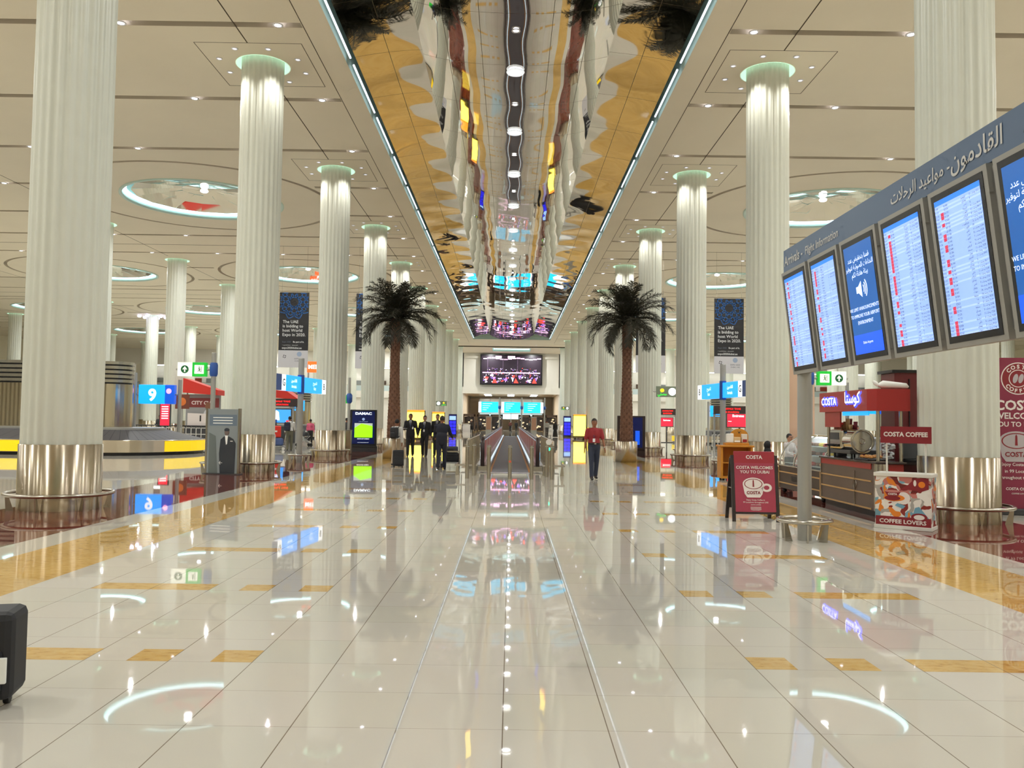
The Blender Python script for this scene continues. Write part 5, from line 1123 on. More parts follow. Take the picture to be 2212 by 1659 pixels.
carousel((-17.9, 71, 0), 'further baggage belt with a fluted tower seen between the second and third left columns', .5, lambda p: abs(p[0]) > 3)
carousel((17.9, 71, 0), 'further baggage belt with a fluted tower seen left of the yellow stand', .5, lambda p: abs(p[0]) > 3)
t = thing('belt_number_sign', 'blue lit sign with a white number on its edge beside the further left belt', 'sign', (-15.7, 62, 0)); a = M(); a.bx(-.35, .35, -.1, .1, 2.2, 3.0); a.text('8', (.05, -.11, 2.35), X_, Z_, .6, 1, bold=.03); a.obj('lit_box', [m_blue, m_bluecap], t); a = M(); a.cyl((-.5, 0, 0), (-.5, 0, 3.3), .08, n=10); a.cyl((-.5, 0, 2.6), (.3, 0, 2.6), .03, n=6); a.obj('pole', m_alu, t)
t = thing('belt_number_sign', 'blue lit sign on a pole beside the further right belt', 'sign', (15.2, 62, 0)); a = M(); a.bx(-.35, .35, -.1, .1, 2.2, 3.0); a.text('3', (-.05, -.11, 2.35), X_, Z_, .6, 1, bold=.03); a.obj('lit_box', [m_blue, m_bluecap], t); a = M(); a.cyl((-.5, 0, 0), (-.5, 0, 3.3), .08, n=10); a.cyl((-.5, 0, 2.6), (.3, 0, 2.6), .03, n=6); a.obj('pole', m_alu, t)
lb2 = thing('advertising_lightbox', 'lit poster of orange and white shapes over blue, left of the nearest left column', 'light box', (-25.95, 42.5, 0))
a = M(); a.rbx(-.62, .62, -.12, .12, 1.62, 3.78, .02); a.bx(-.1, .1, -.05, .05, .0, 1.62); a.obj('frame', m_grey, lb2)
a = M(); y = -.125; a.quad((-.54, y, 1.7), (.54, y, 1.7), (.54, y, 3.7), (-.54, y, 3.7), 0); a.quad((-.54, y - .004, 1.82), (.54, y - .004, 1.82), (.54, y - .004, 2.2), (-.54, y - .004, 2.3), 1)
for cx, cz, r, m_ in ((-.3, 2.9, .3, 2), (-.25, 2.55, .28, 2), (.1, 2.75, .22, 3), (.35, 2.7, .2, 2), (.0, 2.5, .2, 3), (-.4, 2.45, .16, 3)): a.poly([(cx + r * cos(i / 14 * 2 * pi), y - .006 - r * .01, cz + r * 1.2 * sin(i / 14 * 2 * pi)) for i in range(14)], m_)
a.text('10-16 October', (-.05, y - .007, 2.07), X_, Z_, .12, 4, bold=.03)
for z in (1.98, 1.9): a.quad((-.4, y - .007, z), (.35, y - .007, z), (.35, y - .007, z + .03), (-.4, y - .007, z + .03), 4)
a.obj('lit_poster', [mat('poster_lit_white', (250, 235, 235), .5, emit=.8), mat('poster_lit_blue', (70, 120, 185), .5, emit=.6), mat('poster_lit_orange', (240, 110, 60), .5, emit=.8), mat('poster_lit_yellow', (250, 210, 120), .5, emit=.9), m_litw], lb2)

# ---- luggage trolleys
def trolley():
    t = thing('luggage_trolley', 'luggage trolley in the row parked behind the baggage belt', 'luggage trolley', (0, 0, 0), 0, 'luggage trolleys parked behind the belt')
    a = M(); a.bx(-.15, -.11, -.32, -.29, .12, 1.0, 0); a.bx(-.14, .15, -.31, -.29, .9, .95, 0); a.bx(-.14, .15, -.31, -.29, .5, .55, 0); a.obj('upright', m_white, t)
    a = M(); a.cyl((-.16, -.36, 1.05), (.16, -.36, 1.05), .035, n=8); a.cyl((-.13, -.36, 1.05), (-.13, -.3, .9), .02, n=6); a.obj('push_handle', m_black, t)
    a = M(); a.bx(-.15, .15, -.3, .55, .16, .2); a.bx(-.13, .14, -.29, -.05, .62, .65); a.obj('platform', m_dgrey, t)
    a = M(); [a.cyl((x - .02, y, .07), (x + .02, y, .07), .07, n=12) for x in (-.12, .12) for y in (-.25,)]; a.cyl((-.02, .5, .07), (.02, .5, .07), .07, n=12); a.obj('wheel', m_black, t)
    return t
t0 = trolley(); q = 0
for i in range(24):
    x = -25.2 + i * .33 * 1.1; loc = (x, 55.5 - i * .10, 0)
    if i == 0: t0.location = loc; pass
    else: dup(t0, loc, 0)
for i in range(7): dup(t0, (13.6 + i * .36, 56 - i * .1, 0), 0, 'luggage trolley in the short row behind the third right column', 'luggage trolleys behind the third right column')

# ---- stalls and screens out in the side halls
def box_thing(name, label, cat, loc, size, mt, part='body', legs=False, rz=0):
    t = thing(name, label, cat, loc, rz); w, d, h = size; a = M(); a.rbx(-w / 2, w / 2, -d / 2, d / 2, 0, h, min(.02, w / 10, d / 10)); a.obj(part, mt, t); return t
def led_board(x, y, z, w, label, s=1):
    t = thing('led_board', label, 'display board', (x, y, 0)); a = M(); a.bx(-w / 2, w / 2, -.1, .1, z, z + .5); a.obj('housing', mat('led_housing', (58, 44, 40), .5), t)
    a = M(); a.text('ARRIVALS TAXI', (0, -.102, z + .28), X_, Z_, .14, 0, bold=.02, width=w * .6); a.text('BUS STATION', (0, -.102, z + .08), X_, Z_, .14, 0, bold=.02, width=w * .5); a.obj('red_text', m_led, t)
    a = M(); a.bx(-w / 2, -w / 2 + .1, 0, .1, 0, z); a.bx(w / 2 - .1, w / 2, 0, .1, 0, z); a.bx(-w / 2, w / 2, -.05, .1, z - .12, z - .04); a.obj('stand', m_grey, t); return t
led_board(-14.4, 52, 2.35, 2.2, 'dark display board of red lettering over a television, left of the direction sign')
led_board(-10.2, 55, 1.75, .9, 'small red lettering display above the advertising screen')
led_board(13.3, 50.5, 2.25, 2.0, 'dark display board of red lettering right of the second right column')
led_board(12.4, 66, 2.3, 1.4, 'dark display board of red lettering between the third right column and a pole')
def screen(x, y, z, w, h, m0, label, extra=None):
    t = thing('television', label, 'television', (x, y, 0)); a = M(); a.rbx(-w / 2 - .06, w / 2 + .06, -.06, .06, z - .06, z + h + .06, .01); a.obj('bezel', m_dgrey, t); a = M(); a.quad((-w / 2, -.062, z), (w / 2, -.062, z), (w / 2, -.062, z + h), (-w / 2, -.062, z + h), 0); 
    if extra: extra(a)
    a.obj('picture', [m0, m_litw, m_bluecap, mat('tv_white', (225, 225, 245), .4, emit=.9), m_led], t); a = M(); a.bx(-.05, .05, 0, .08, 0, z); a.bx(-.5, .5, -.3, .3, 0, .05); a.obj('stand', m_dgrey, t)
def tvx(a):
    for cx in (-.6, .05): a.poly([(cx - .2, -.065, .15 + 1.35), (cx + .2, -.065, 1.5), (cx + .15, -.065, 2.0), (cx, -.065, 2.12), (cx - .15, -.065, 2.0)], 3)
    a.poly([(-.85, -.067, 1.36), (.1, -.067, 1.36), (.1, -.067, 1.55), (-.85, -.067, 1.55)], 2); a.bx(.65, .85, -.067, -.066, 1.38, 1.5, 4)
screen(-14.35, 51, 1.36, 1.85, .8, mat('tv_sky', (60, 150, 235), .4, emit=.9), 'television showing people in white before a blue sky', tvx)
screen(13.6, 49.5, 1.5, 1.5, .75, m_redscr, 'television with a plain red airline screen right of the second right column', lambda a: (a.text('Emirates', (-.1, -.065, 2.08), X_, Z_, .2, 1, bold=.03), a.bx(-.7, -.5, -.066, -.064, 1.8, 1.83, 1), a.bx(.4, .7, -.066, -.064, 1.8, 1.83, 1)))
screen(13.3, 71, 1.4, 1.0, .7, m_redscr, 'television with a plain red screen between the third right column and a pole', lambda a: a.text('Emirates', (0, -.065, 1.85), X_, Z_, .18, 1, bold=.03))
screen(-20.9, 50.5, 1.1, .55, 1.35, m_redscr, 'upright red screen of white lines below the number nine sign', lambda a: [a.bx(-.2, .2, -.066, -.064, 1.5 + .14 * i, 1.56 + .14 * i, 1) for i in range(6)])
screen(15.2, 50.5, .9, .5, 1.35, m_redscr, 'upright red screen of white lines seen through the kiosk', lambda a: [a.bx(-.18, .18, -.066, -.064, 1.2 + .14 * i, 1.26 + .14 * i, 1) for i in range(6)])
m_umb = mat('stall_red', (214, 46, 32), .5)
st = thing('advertising_stall', 'red-roofed stall with a poster of a man holding a number one card', 'stall', (-21.3, 58, 0))
a = M(); a._p([(-1.3, -.6, 4.3), (1.1, -.6, 3.5), (1.1, .8, 3.5), (-1.3, .8, 4.3), (-1.3, -.6, 3.3), (1.1, -.6, 3.15), (1.1, .8, 3.15), (-1.3, .8, 3.3)], [(0, 1, 2, 3), (0, 4, 5, 1), (1, 5, 6, 2), (4, 7, 6, 5), (0, 3, 7, 4), (3, 2, 6, 7)]); a.obj('red_roof', m_umb, st)
a = M(); a.bx(-1.25, 1.05, -.1, .1, 1.0, 3.2, 0); y = -.11; a.quad((-1.25, y, 2.3), (1.05, y, 2.3), (1.05, y, 2.95), (-1.25, y, 2.95), 1); a.text('CITY CUP', (-.1, y - .005, 2.5), X_, Z_, .35, 2, bold=.03); a.ball((.3, y, 2.4), .28, 3, 12, 8, (.8, .1, 1)); a.poly([(-.2, y - .02, 1.5), (.9, y - .02, 1.0), (.95, y - .02, 1.9), (.5, y - .02, 2.15), (.1, y - .02, 2.1)], 4); a.quad((-1.1, y - .04, 1.05), (.5, y - .04, 1.0), (.5, y - .04, 1.85), (-1.1, y - .04, 1.9), 2); a.text('1', (-.2, y - .05, 1.35), X_, Z_, .55, 5, bold=.04); a.obj('poster', [mat('stall_grey', (150, 150, 150), .5), mat('stall_maroon', (130, 50, 50), .5), m_postw, m_skin, mat('stall_white_shirt', (205, 205, 210), .5), m_black], st)
a = M(); a.bx(-1.2, 1.0, -.4, .4, 0, 1.0); a.obj('counter', m_dgrey, st); a = M(); a.cyl((-1.25, .1, 0), (-1.25, .1, 3.4), .05, n=8); a.cyl((1.05, .1, 0), (1.05, .1, 3.3), .05, n=8); a.obj('frame', m_grey, st)
t = thing('brown_sign', 'small brown sign with an orange disc beside the number nine sign', 'sign', (-19.3, 49, 0)); a = M(); a.bx(-.4, .4, -.05, .05, 2.1, 2.95, 0); a.poly([(.24 * cos(i / 16 * 2 * pi), -.055, 2.52 + .24 * sin(i / 16 * 2 * pi)) for i in range(16)], 1); a.obj('panel', [mat('sign_brown', (120, 60, 40), .5), mat('sign_orange', (225, 120, 50), .5)], t); a = M(); a.cyl((.0, .0, 0), (0, 0, 2.1), .04, n=8); a.obj('pole', m_alu, t)
t = thing('shop_sign', 'orange lit shop sign high between the second and third left columns', 'sign', (-18.85, 80, 0)); a = M(); a.bx(-.75, .85, -.1, .1, 6.05, 7.1, 0); a.text('MELIZ', (.1, -.105, 6.4), X_, Z_, .55, 1, bold=.03); a.obj('lit_panel', [mat('shop_orange', (240, 95, 30), .5, emit=1.2), m_litw], t); a = M(); a.cyl((-.7, .2, 0), (-.7, .2, 7), .08, n=8); a.cyl((.8, .2, 0), (.8, .2, 7), .08, n=8); a.obj('pole', m_alu, t)
st2 = thing('sales_stall', 'dark stall with a red tent roof behind the second left column', 'stall', (-15.6, 56, 0)); a = M(); a.prism([(-1.6, 3.1), (1.6, 2.85), (.0, 3.9), (-1.6, 4.2)], 'y', -.8, .8); a.obj('red_roof', m_umb, st2); a = M(); a.bx(-1.5, 1.4, -.6, .6, 0, 1.1); a.bx(-1.5, -1.4, -.05, .05, 1.1, 3.1); a.bx(1.3, 1.4, -.05, .05, 1.1, 3.0); a.obj('counter', m_dgrey, st2)
for x, y, z, mt, lab, rz in ((-12.1, 42.9, .62, m_umb, 'red soft suitcase with a white tag on the blue luggage trolley', .4), (11.2, 40.2, 0, mat('red_case', (160, 40, 45), .5), 'dark red suitcase standing behind the second right column', 0)):
    t = thing('suitcase', lab, 'suitcase', (x, y, z), rz); a = M(); a.rbx(-.3, .3, -.14, .14, 0.03, .62, .05); a.obj('shell', mt, t); a = M(); a.bx(-.05, .1, -.15, -.14, .3, .38); a.obj('tag', m_paper, t); a = M(); a.tube([(-.1, 0, .6), (-.1, 0, .68), (.1, 0, .68), (.1, 0, .6)], .012, 6); a.obj('handle', m_black, t); a = M(); [a.cyl((x_, y_ - .01, .03), (x_, y_ + .01, .03), .03, n=8) for x_ in (-.22, .22) for y_ in (-.09, .09)]; a.obj('wheel', m_black, t)
t = thing('luggage_trolley', 'blue-bagged luggage trolley carrying the red suitcase', 'luggage trolley', (-12.1, 42.9, 0), .4)
a = M(); a.bx(-.5, .5, -.3, .3, .18, .22); a.obj('platform', m_grey, t); a = M(); a.rbx(-.42, .42, -.26, .26, .22, .61, .1); a.obj('blue_holdall', mat('denim_blue', (70, 88, 135), .7), t)
a = M(); a.tube([(.5, -.25, .2), (.62, -.25, .95), (.62, .25, .95), (.5, .25, .2)], .02, 6); a.obj('push_frame', m_steel, t); a = M(); [a.cyl((x_, y_ - .02, .08), (x_, y_ + .02, .08), .08, n=10) for x_ in (-.4, .4) for y_ in (-.26, .26)]; a.obj('wheel', m_white, t)
# ================================================================== PEOPLE
def remesh(mb, voxel, it=3):
    me = bpy.data.meshes.new('r'); me.from_pydata(mb.v, [], mb.f); o = bpy.data.objects.new('r', me); TS.collection.objects.link(o)
    m = o.modifiers.new('r', 'REMESH'); m.mode = 'VOXEL'; m.voxel_size = voxel; s = o.modifiers.new('s', 'SMOOTH'); s.factor = .5; s.iterations = it; TL.update()
    e = o.evaluated_get(TL.depsgraph).to_mesh(); out = M()
    out._p([v.co.copy() for v in e.vertices], [tuple(p.vertices) for p in e.polygons], 0, True)
    bpy.data.objects.remove(o); bpy.data.meshes.remove(me); return out
def capsule(a, p, q, r0, r1, n=12):
    a.tube([p, q], [r0, r1], n); a.ball(p, r0, 0, n, 8); a.ball(q, r1, 0, n, 8)
def cm(n, c, r=.75): return mat('cloth_' + n, c, r, noise=.12, nscale=12)
m_suit = cm('black_suit', (30, 28, 30)); m_shirtw = cm('white_shirt', (215, 214, 210)); m_hair = mat('dark_hair', (24, 19, 17), .6); m_shoe = mat('black_shoe', (20, 18, 18), .3); m_eye = mat('eye_dark', (28, 20, 16), .3); m_lip = mat('lip', (120, 66, 54), .5)
SK = {'brown': mat('skin_tan', (150, 98, 70), .5), 'light': mat('skin_light', (190, 140, 112), .5), 'dark': mat('skin_dark', (92, 60, 45), .5)}
def person(label, loc, rz, h, top, bottom, skin='brown', hair='short', sleeves='long', legs=((.0, .0), (.0, .0)), arms=((.05, .12, .1), (.05, .12, .1)), fat=1.0, shoes=None, jacket=False, dress=None, far=False, seated=False, lean=0.0, headturn=0.0, extra=None, cat='person'):
    """faces local -y; legs: (hip forward, knee bend); arms: (forward, outward, elbow bend)"""
    t = thing('person', label, cat, loc, rz); K = h / 1.75; vx = .03 if far else .018
    V = lambda x, y, z: Vector((x * K, y * K, z * K))
    J = {}; low = 9
    for s, i in ((-1, 0), (1, 1)):
        a, k = legs[i]; hp = V(s * .09, 0, .93); kn = hp + V(0, -sin(a), -cos(a)) * .43; an = kn + V(0, -sin(a - k), -cos(a - k)) * .41; J[i] = [hp, kn, an]; low = min(low, an.z)
    dz = .085 * K - low; off = Vector((0, 0, dz))
    for i in (0, 1): J[i] = [p + off for p in J[i]]
    LN = lambda p: p + Vector((0, -lean * (p.z - .95 * K), -abs(lean) * .25 * (p.z - .95 * K))) + off
    neck, head, chest, belly = LN(V(0, .005, 1.46)), LN(V(0, -.015, 1.615)), LN(V(0, 0, 1.27)), LN(V(0, 0, 1.06)); pel = V(0, 0, .95) + off
    A = {}
    for s, i in ((-1, 0), (1, 1)):
        f_, b_, e_ = arms[i]; sh = LN(V(s * .185 * (1 + .12 * (fat - 1)), 0, 1.395)); f_ += lean * .4; el = sh + V(s * sin(b_), -sin(f_) * cos(b_), -cos(f_) * cos(b_)) * .285
        wr = el + V(s * sin(b_ * .5), -sin(f_ + e_), -cos(f_ + e_) * cos(b_)) * .25; A[i] = [sh, el, wr]
    # continuous body
    B = M(); r = lambda v: v * K
    B.ball(head, r(.1), 0, 16, 12, (.78, .95, 1.13)); B.ball(head + V(0, -.03, -.06), r(.06), 0, 12, 8, (.95, .95, .9)); B.ball(head + V(0, -.098, -.012), r(.015), 0, 8, 6, (.8, 1.2, 1.5))
    for s in (-1, 1): B.ball(head + V(s * .078, .0, -.005), r(.02), 0, 8, 6, (.5, .9, 1.5))
    capsule(B, neck - V(0, 0, .05), head - V(0, -.01, .06), r(.058), r(.052)); B.ball(chest, r(.15), 0, 16, 10, (1.0, .68, 1.1)); B.ball(belly, r(.13), 0, 16, 10, (1, .75 * fat, 1.1)); B.ball(pel, r(.15), 0, 16, 10, (1, .75, .8))
    for i in (0, 1):
        hp, kn, an = J[i]; capsule(B, hp, kn, r(.078), r(.052)); capsule(B, kn, an, r(.05), r(.034)); capsule(B, an - V(0, 0, .03), an + V(0, -.14, -.05), r(.036), r(.03))
        sh, el, wr = A[i]; capsule(B, sh, el, r(.05), r(.038)); capsule(B, el, wr, r(.037), r(.026)); d = (wr - el).normalized(); pm = wr + d * r(.045); B.ball(pm, r(.042), 0, 10, 8, (.5, .8, 1.0)); capsule(B, neck - V(0, 0, .05), sh, r(.06), r(.055))
    out = remesh(B, vx * .85)
    for i in (0, 1):
        s = (-1, 1)[i]; sh, el, wr = A[i]; d = (wr - el).normalized(); base = wr + d * r(.075); side = Vector((0, 1, 0)); side = (side - d * side.dot(d)).normalized(); inn = Vector((-s, 0, 0))
        if not far:
            for q in range(4):
                o_ = base + side * r(.018 * (q - 1.5)); L = r((.062, .072, .068, .052)[q]); out.tube([o_ - d * r(.02), o_ + d * L * .5, o_ + d * L * .85 + inn * r(.018)], [r(.0095), r(.0088), r(.006)], 6)
            o_ = wr + d * r(.03) - side * r(.032); out.tube([o_, o_ + d * r(.03) - side * r(.02), o_ + d * r(.06) - side * r(.018) + inn * r(.01)], [r(.012), r(.010), r(.007)], 6)
    out.obj('body', SK[skin], t)
    # clothing shells
    C = M(); w = 1.13 if jacket else 1.06
    C.ball(chest + V(0, 0, .02), r(.165) * w, 0, 18, 12, (1.06, .72, 1.15)); C.ball(belly, r(.145) * w, 0, 18, 12, (1.05 * fat ** .5, .8 * fat, 1.2)); C.ball(pel + V(0, 0, .02 if jacket else .085), r(.155) * w, 0, 18, 12, (1.03, .8 * fat ** .5, .95 if jacket else .5)); capsule(C, neck - V(0, 0, .045), neck - V(0, 0, .03), r(.062), r(.06))
    if jacket: C.ball(pel - V(0, 0, .06), r(.16), 0, 16, 10, (1.08, .82, .9))
    for i in (0, 1):
        sh, el, wr = A[i]; capsule(C, neck - V(0, 0, .06), sh, r(.072), r(.066)); capsule(C, sh, el if sleeves == 'long' else sh.lerp(el, .75), r(.068), r(.056 if sleeves == 'long' else .062))
        if sleeves == 'long': capsule(C, el, el.lerp(wr, .9), r(.055), r(.04))
    if dress:
        C.lathe([(r(.17), pel.z), (r(.24), .5 * K), (r(.29), .05 * K), (.01, .05 * K)], n=20); C.lathe([(.01, pel.z), (r(.17), pel.z)], n=20)
    remesh(C, vx).obj('dress' if dress else 'jacket' if jacket else 'shirt', dress or top, t)
    if not dress:
        T = M(); T.ball(pel, r(.162), 0, 18, 12, (1.02, .78, .8)); T.ball(pel + V(0, 0, .03), r(.172), 0, 18, 12, (1.02, .78 * fat ** .5, .42))
        for i in (0, 1): hp, kn, an = J[i]; capsule(T, hp, kn, r(.095), r(.074)); capsule(T, kn, an + V(0, 0, .0), r(.072), r(.058))
        remesh(T, vx).obj('trousers', bottom, t)
        for i in (0, 1):
            an = J[i][2]; S_ = M(); capsule(S_, an + V(0, .02, -.045), an + V(0, -.16, -.055), r(.042), r(.034)); S_.ball(an + V(0, -.08, -.04), r(.045), 0, 10, 8, (.9, 1.6, .8)); remesh(S_, vx * .8).obj('shoe', shoes or m_shoe, t)
    Hh = M()
    if hair == 'short': Hh.ball(head + V(0, .012, .028), r(.1), 0, 16, 10, (.86, .98, 1.02)); cut = head.z + .02 * K
    elif hair == 'scarf': Hh.ball(head + V(0, .015, .0), r(.112), 0, 16, 10, (.92, 1.0, 1.15)); capsule(Hh, head - V(0, -.02, .08), neck - V(0, 0, .02), r(.085), r(.11)); cut = None
    elif hair == 'cap': Hh.ball(head + V(0, .0, .04), r(.1), 0, 16, 10, (.85, .98, .9)); cut = None
    if hair == 'short':
        hm = M(); vs = Hh.v; keep = lambda p: p[2] > head.z + (.052 if p[1] < head.y - .03 * K else -.035) * K
        hm._p(vs, [f_ for f_ in Hh.f if all(keep(vs[j]) for j in f_)], 0, True); hm.obj('hair', m_hair, t)
    elif hair in ('scarf',):
        vs = Hh.v; hm = M(); keep = lambda p: not (p[1] < head.y - .06 * K and abs(p[0]) < .055 * K and -.085 * K < p[2] - head.z < .06 * K); hm._p(vs, [f_ for f_ in Hh.f if all(keep(vs[j]) for j in f_)], 0, True); hm.obj('headscarf', dress or top, t)
    if not far:
        F = M()
        for s in (-1, 1): F.ball(head + V(s * .03, -.086, .012), r(.009), 0, 8, 6, (1.3, .6, .8)); F.bx(*sorted((head.x + s * .016 * K, head.x + s * .046 * K)), head.y - .095 * K, head.y - .086 * K, head.z + .03 * K, head.z + .036 * K, 0)
        F.bx(head.x - .022 * K, head.x + .022 * K, head.y - .097 * K, head.y - .088 * K, head.z - .058 * K, head.z - .05 * K, 1); F.obj('eyes_and_mouth', [m_eye, m_lip], t)
    if extra: extra(t, dict(head=head, neck=neck, chest=chest, belly=belly, pel=pel, A=A, J=J, K=K, V=V))
    return t
m_badge = mat('badge_white', (235, 235, 235), .4); m_tie = mat('tie_blue', (70, 80, 110), .5); m_belt_ = mat('belt_black', (18, 16, 16), .4)
def suit_front(t, g):
    K, c = g['K'], g['chest']; y = c.y - .142 * K; a = M(); P = lambda x, z, l=0: Vector((c.x + x * K, y - l * .003, c.z + z * K))
    a.poly([P(-.05, .20, -12), P(.05, .20, -12), P(.0, -.10, 3)], 0); a.obj('shirt_front', m_shirtw, t); a = M(); a.poly([P(-.014, .17, -8), P(.014, .17, -8), P(.02, -.04, 5), P(0, -.085, 6), P(-.02, -.04, 5)], 0); a.obj('tie', m_tie, t)
def badge(dx, dz):
    def f(t, g):
        K, c = g['K'], g['belly']; a = M(); y = c.y - .15 * K; a.bx(c.x + dx * K - .035, c.x + dx * K + .035, y - .012, y - .004, c.z + dz * K - .05, c.z + dz * K + .05); a.obj('name_badge', m_badge, t)
        n = g['neck']; a = M(); a.tube([n + g['V'](-.05, -.07, -.02), Vector((c.x + dx * K, y - .006, c.z + dz * K + .05))], .004, 4); a.tube([n + g['V'](.05, -.07, -.02), Vector((c.x + dx * K, y - .006, c.z + dz * K + .05))], .004, 4); a.obj('lanyard', m_tie, t)
    return f
def both(*fs): return lambda t, g: [f(t, g) for f in fs]
def belt(t, g):
    K, p = g['K'], g['pel']; a = M(); a.T = Matrix.Translation((p.x, p.y, p.z + .075 * K)) @ Matrix.Diagonal((1, .84, 1, 1)); a.lathe([(.165 * K, -.02), (.176 * K, -.018), (.176 * K, .018), (.165 * K, .02)], n=28); a.obj('belt', m_belt_, t); a = M(); a.T = None; a.bx(p.x - .03, p.x + .03, p.y - .155 * K, p.y - .145 * K, p.z + .055 * K, p.z + .095 * K); a.obj('belt_buckle', m_steel, t)
def collar(mt):
    def f(t, g):
        n, K = g['neck'], g['K']; a = M(); a.tube([n + g['V'](.062 * sin(i * .785), -.058 * cos(i * .785), -.015 + .015 * (1 - cos(i * .785)) / 2) for i in range(8)], .017 * K, 6, closed=True)
        for s in (-1, 1): a.poly([n + g['V'](s * .012, -.085, -.02), n + g['V'](s * .065, -.06, .0), n + g['V'](s * .06, -.112, -.06), n + g['V'](s * .03, -.118, -.075)])
        a.obj('collar', mt, t); a = M(); c = g['chest']; a.bx(c.x - .012, c.x + .012, c.y - .132 * K, c.y - .118 * K, c.z - .02, c.z + .12); a.obj('button_placket', mt, t)
    return f
def watch(t, g):
    el, wr = g['A'][1][1:]; a = M(); d = (wr - el).normalized(); a.tube([wr - d * .05, wr - d * .028], [.033, .033], 12); a.obj('wrist_watch', m_steel, t)
def pack(mt, side=0):
    def f(t, g):
        K, c = g['K'], g['chest']; a = M(); a.rbx(c.x - .15 * K + side, c.x + .15 * K + side, c.y + .11 * K, c.y + .30 * K, c.z - .26 * K, c.z + .17 * K, .05); a.rbx(c.x - .11 * K + side, c.x + .11 * K + side, c.y + .29 * K, c.y + .36 * K, c.z - .22 * K, c.z - .02 * K, .03); a.obj('backpack', mt, t)
        for s in (-1, 1): a = M(); a.tube([c + g['V'](s * .09, .12, .14), c + g['V'](s * .11, 0, .19), c + g['V'](s * .10, -.13, .08), c + g['V'](s * .12, -.11, -.08), c + g['V'](s * .13, .1, -.2)], .018, 6); a.obj('shoulder_strap', mt, t)
    return f
def papers(t, g):
    wr = g['A'][0][2]; p = thing('paper_sheets', 'white papers held at waist height by the leftmost man in a black suit', 'papers', t.location + wr + Vector((.09, -.19, .03)), .2)
    a = M(); a.bx(-.11, .11, -.08, .08, 0, .006); a.obj('sheet', m_paper, p); a = M(); a.bx(-.10, .12, -.07, .09, .007, .010); a.obj('top_sheet', m_badge, p)
m_pack = cm('black_nylon', (34, 34, 38), .6)
person('man in a red short-sleeved shirt and navy trousers, walking towards the camera', (2.43, 24.2, 0), .12, 1.79, cm('red_shirt', (150, 40, 44)), cm('navy_trousers', (44, 50, 68)), sleeves='short', legs=((.20, .12), (-.16, .12)), arms=((-.06, .20, .12), (.12, .24, .16)), fat=1.15, extra=both(badge(-.04, .06), belt, watch, collar(cm('red_shirt', (150, 40, 44)))))
person('man in beige trousers with a black backpack, seen from behind by the left palm', (-4.08, 30.0, 0), pi - .35, 1.68, m_shirtw, cm('beige_trousers', (172, 152, 128)), legs=((.1, .05), (-.1, .15)), arms=((-.1, .12, .1), (.15, .15, .3)), extra=pack(m_pack))
person('leftmost of the three men in black suits, holding papers at his waist', (-4.5, 37.6, 0), .05, 1.96, m_suit, m_suit, skin='brown', jacket=True, legs=((.22, .1), (-.12, .2)), arms=((.1, .2, 1.45), (.1, .25, .2)), extra=both(suit_front, badge(.1, .1), papers))
person('middle one of the three men in black suits, badge hanging at his waist', (-3.87, 37.7, 0), -.05, 1.88, m_suit, m_suit, skin='light', jacket=True, legs=((-.08, .1), (.18, .1)), arms=((.05, .22, .15), (.05, .15, .15)), extra=both(suit_front, badge(-.01, .04)))
person('dark-haired man in a black suit half hidden behind the man pushing a trolley', (-3.32, 38.0, 0), -.15, 1.95, m_suit, m_suit, skin='light', jacket=True, legs=((.15, .1), (-.1, .2)), arms=((.1, .15, .2), (.1, .15, .2)), extra=suit_front)
person('man in a dark navy suit seen from behind, pushing a loaded trolley', (-2.3, 28.0, 0), pi - .1, 1.83, cm('navy_suit', (26, 28, 44)), cm('navy_suit', (26, 28, 44)), jacket=True, legs=((.12, .1), (-.12, .15)), arms=((.5, .22, .5), (.5, .25, .5)), fat=1.2, lean=.06)
person('man in olive trousers with a dark backpack behind the left direction sign pole', (-11.05, 41.8, 0), pi + .25, 1.8, m_shirtw, cm('olive_trousers', (92, 90, 74)), legs=((.25, .1), (-.15, .25)), arms=((.5, .1, .6), (.3, .1, .4)), lean=.14, extra=pack(cm('navy_nylon', (34, 36, 56)), .12))
person('woman in a pink top beyond a pushchair between the second and third left columns', (-12.1, 50.5, 0), pi, 1.62, cm('pink_top', (205, 90, 120)), m_suit, skin='brown', far=True)
person('person in a dark jacket just left of the advertising screen pole', (-9.9, 50.4, 0), pi, 1.72, cm('black_white', (60, 58, 60)), m_suit, far=True)
for q, (x, y, col, lab) in enumerate(((-24.5, 58.3, (46, 44, 48), 'man in a black jacket standing behind the parked luggage trolleys'), (-23.9, 57.9, (170, 172, 190), 'man in a pale lilac shirt behind the parked luggage trolleys'), (-26.9, 57.6, (50, 34, 30), 'person in dark brown at the left end of the trolley row'))):
    person(lab, (x, y, 0), .4 * q, 1.75, cm('far%d' % q, col), m_suit, far=True, arms=((.3, .1, .9), (.3, .1, .9)))
blk = cm('abaya_black', (20, 18, 20))
person('woman in a long black dress and headscarf on the far right of the walkway', (4.72, 88, 0), pi, 1.66, blk, blk, hair='scarf', dress=blk, far=True)
person('man in a pale grey shirt walking away beside the woman in black', (3.92, 89.5, 0), pi, 1.82, cm('pale_grey', (168, 166, 160)), cm('grey_trousers', (84, 80, 78)), legs=((.2, .1), (-.15, .2)), far=True)
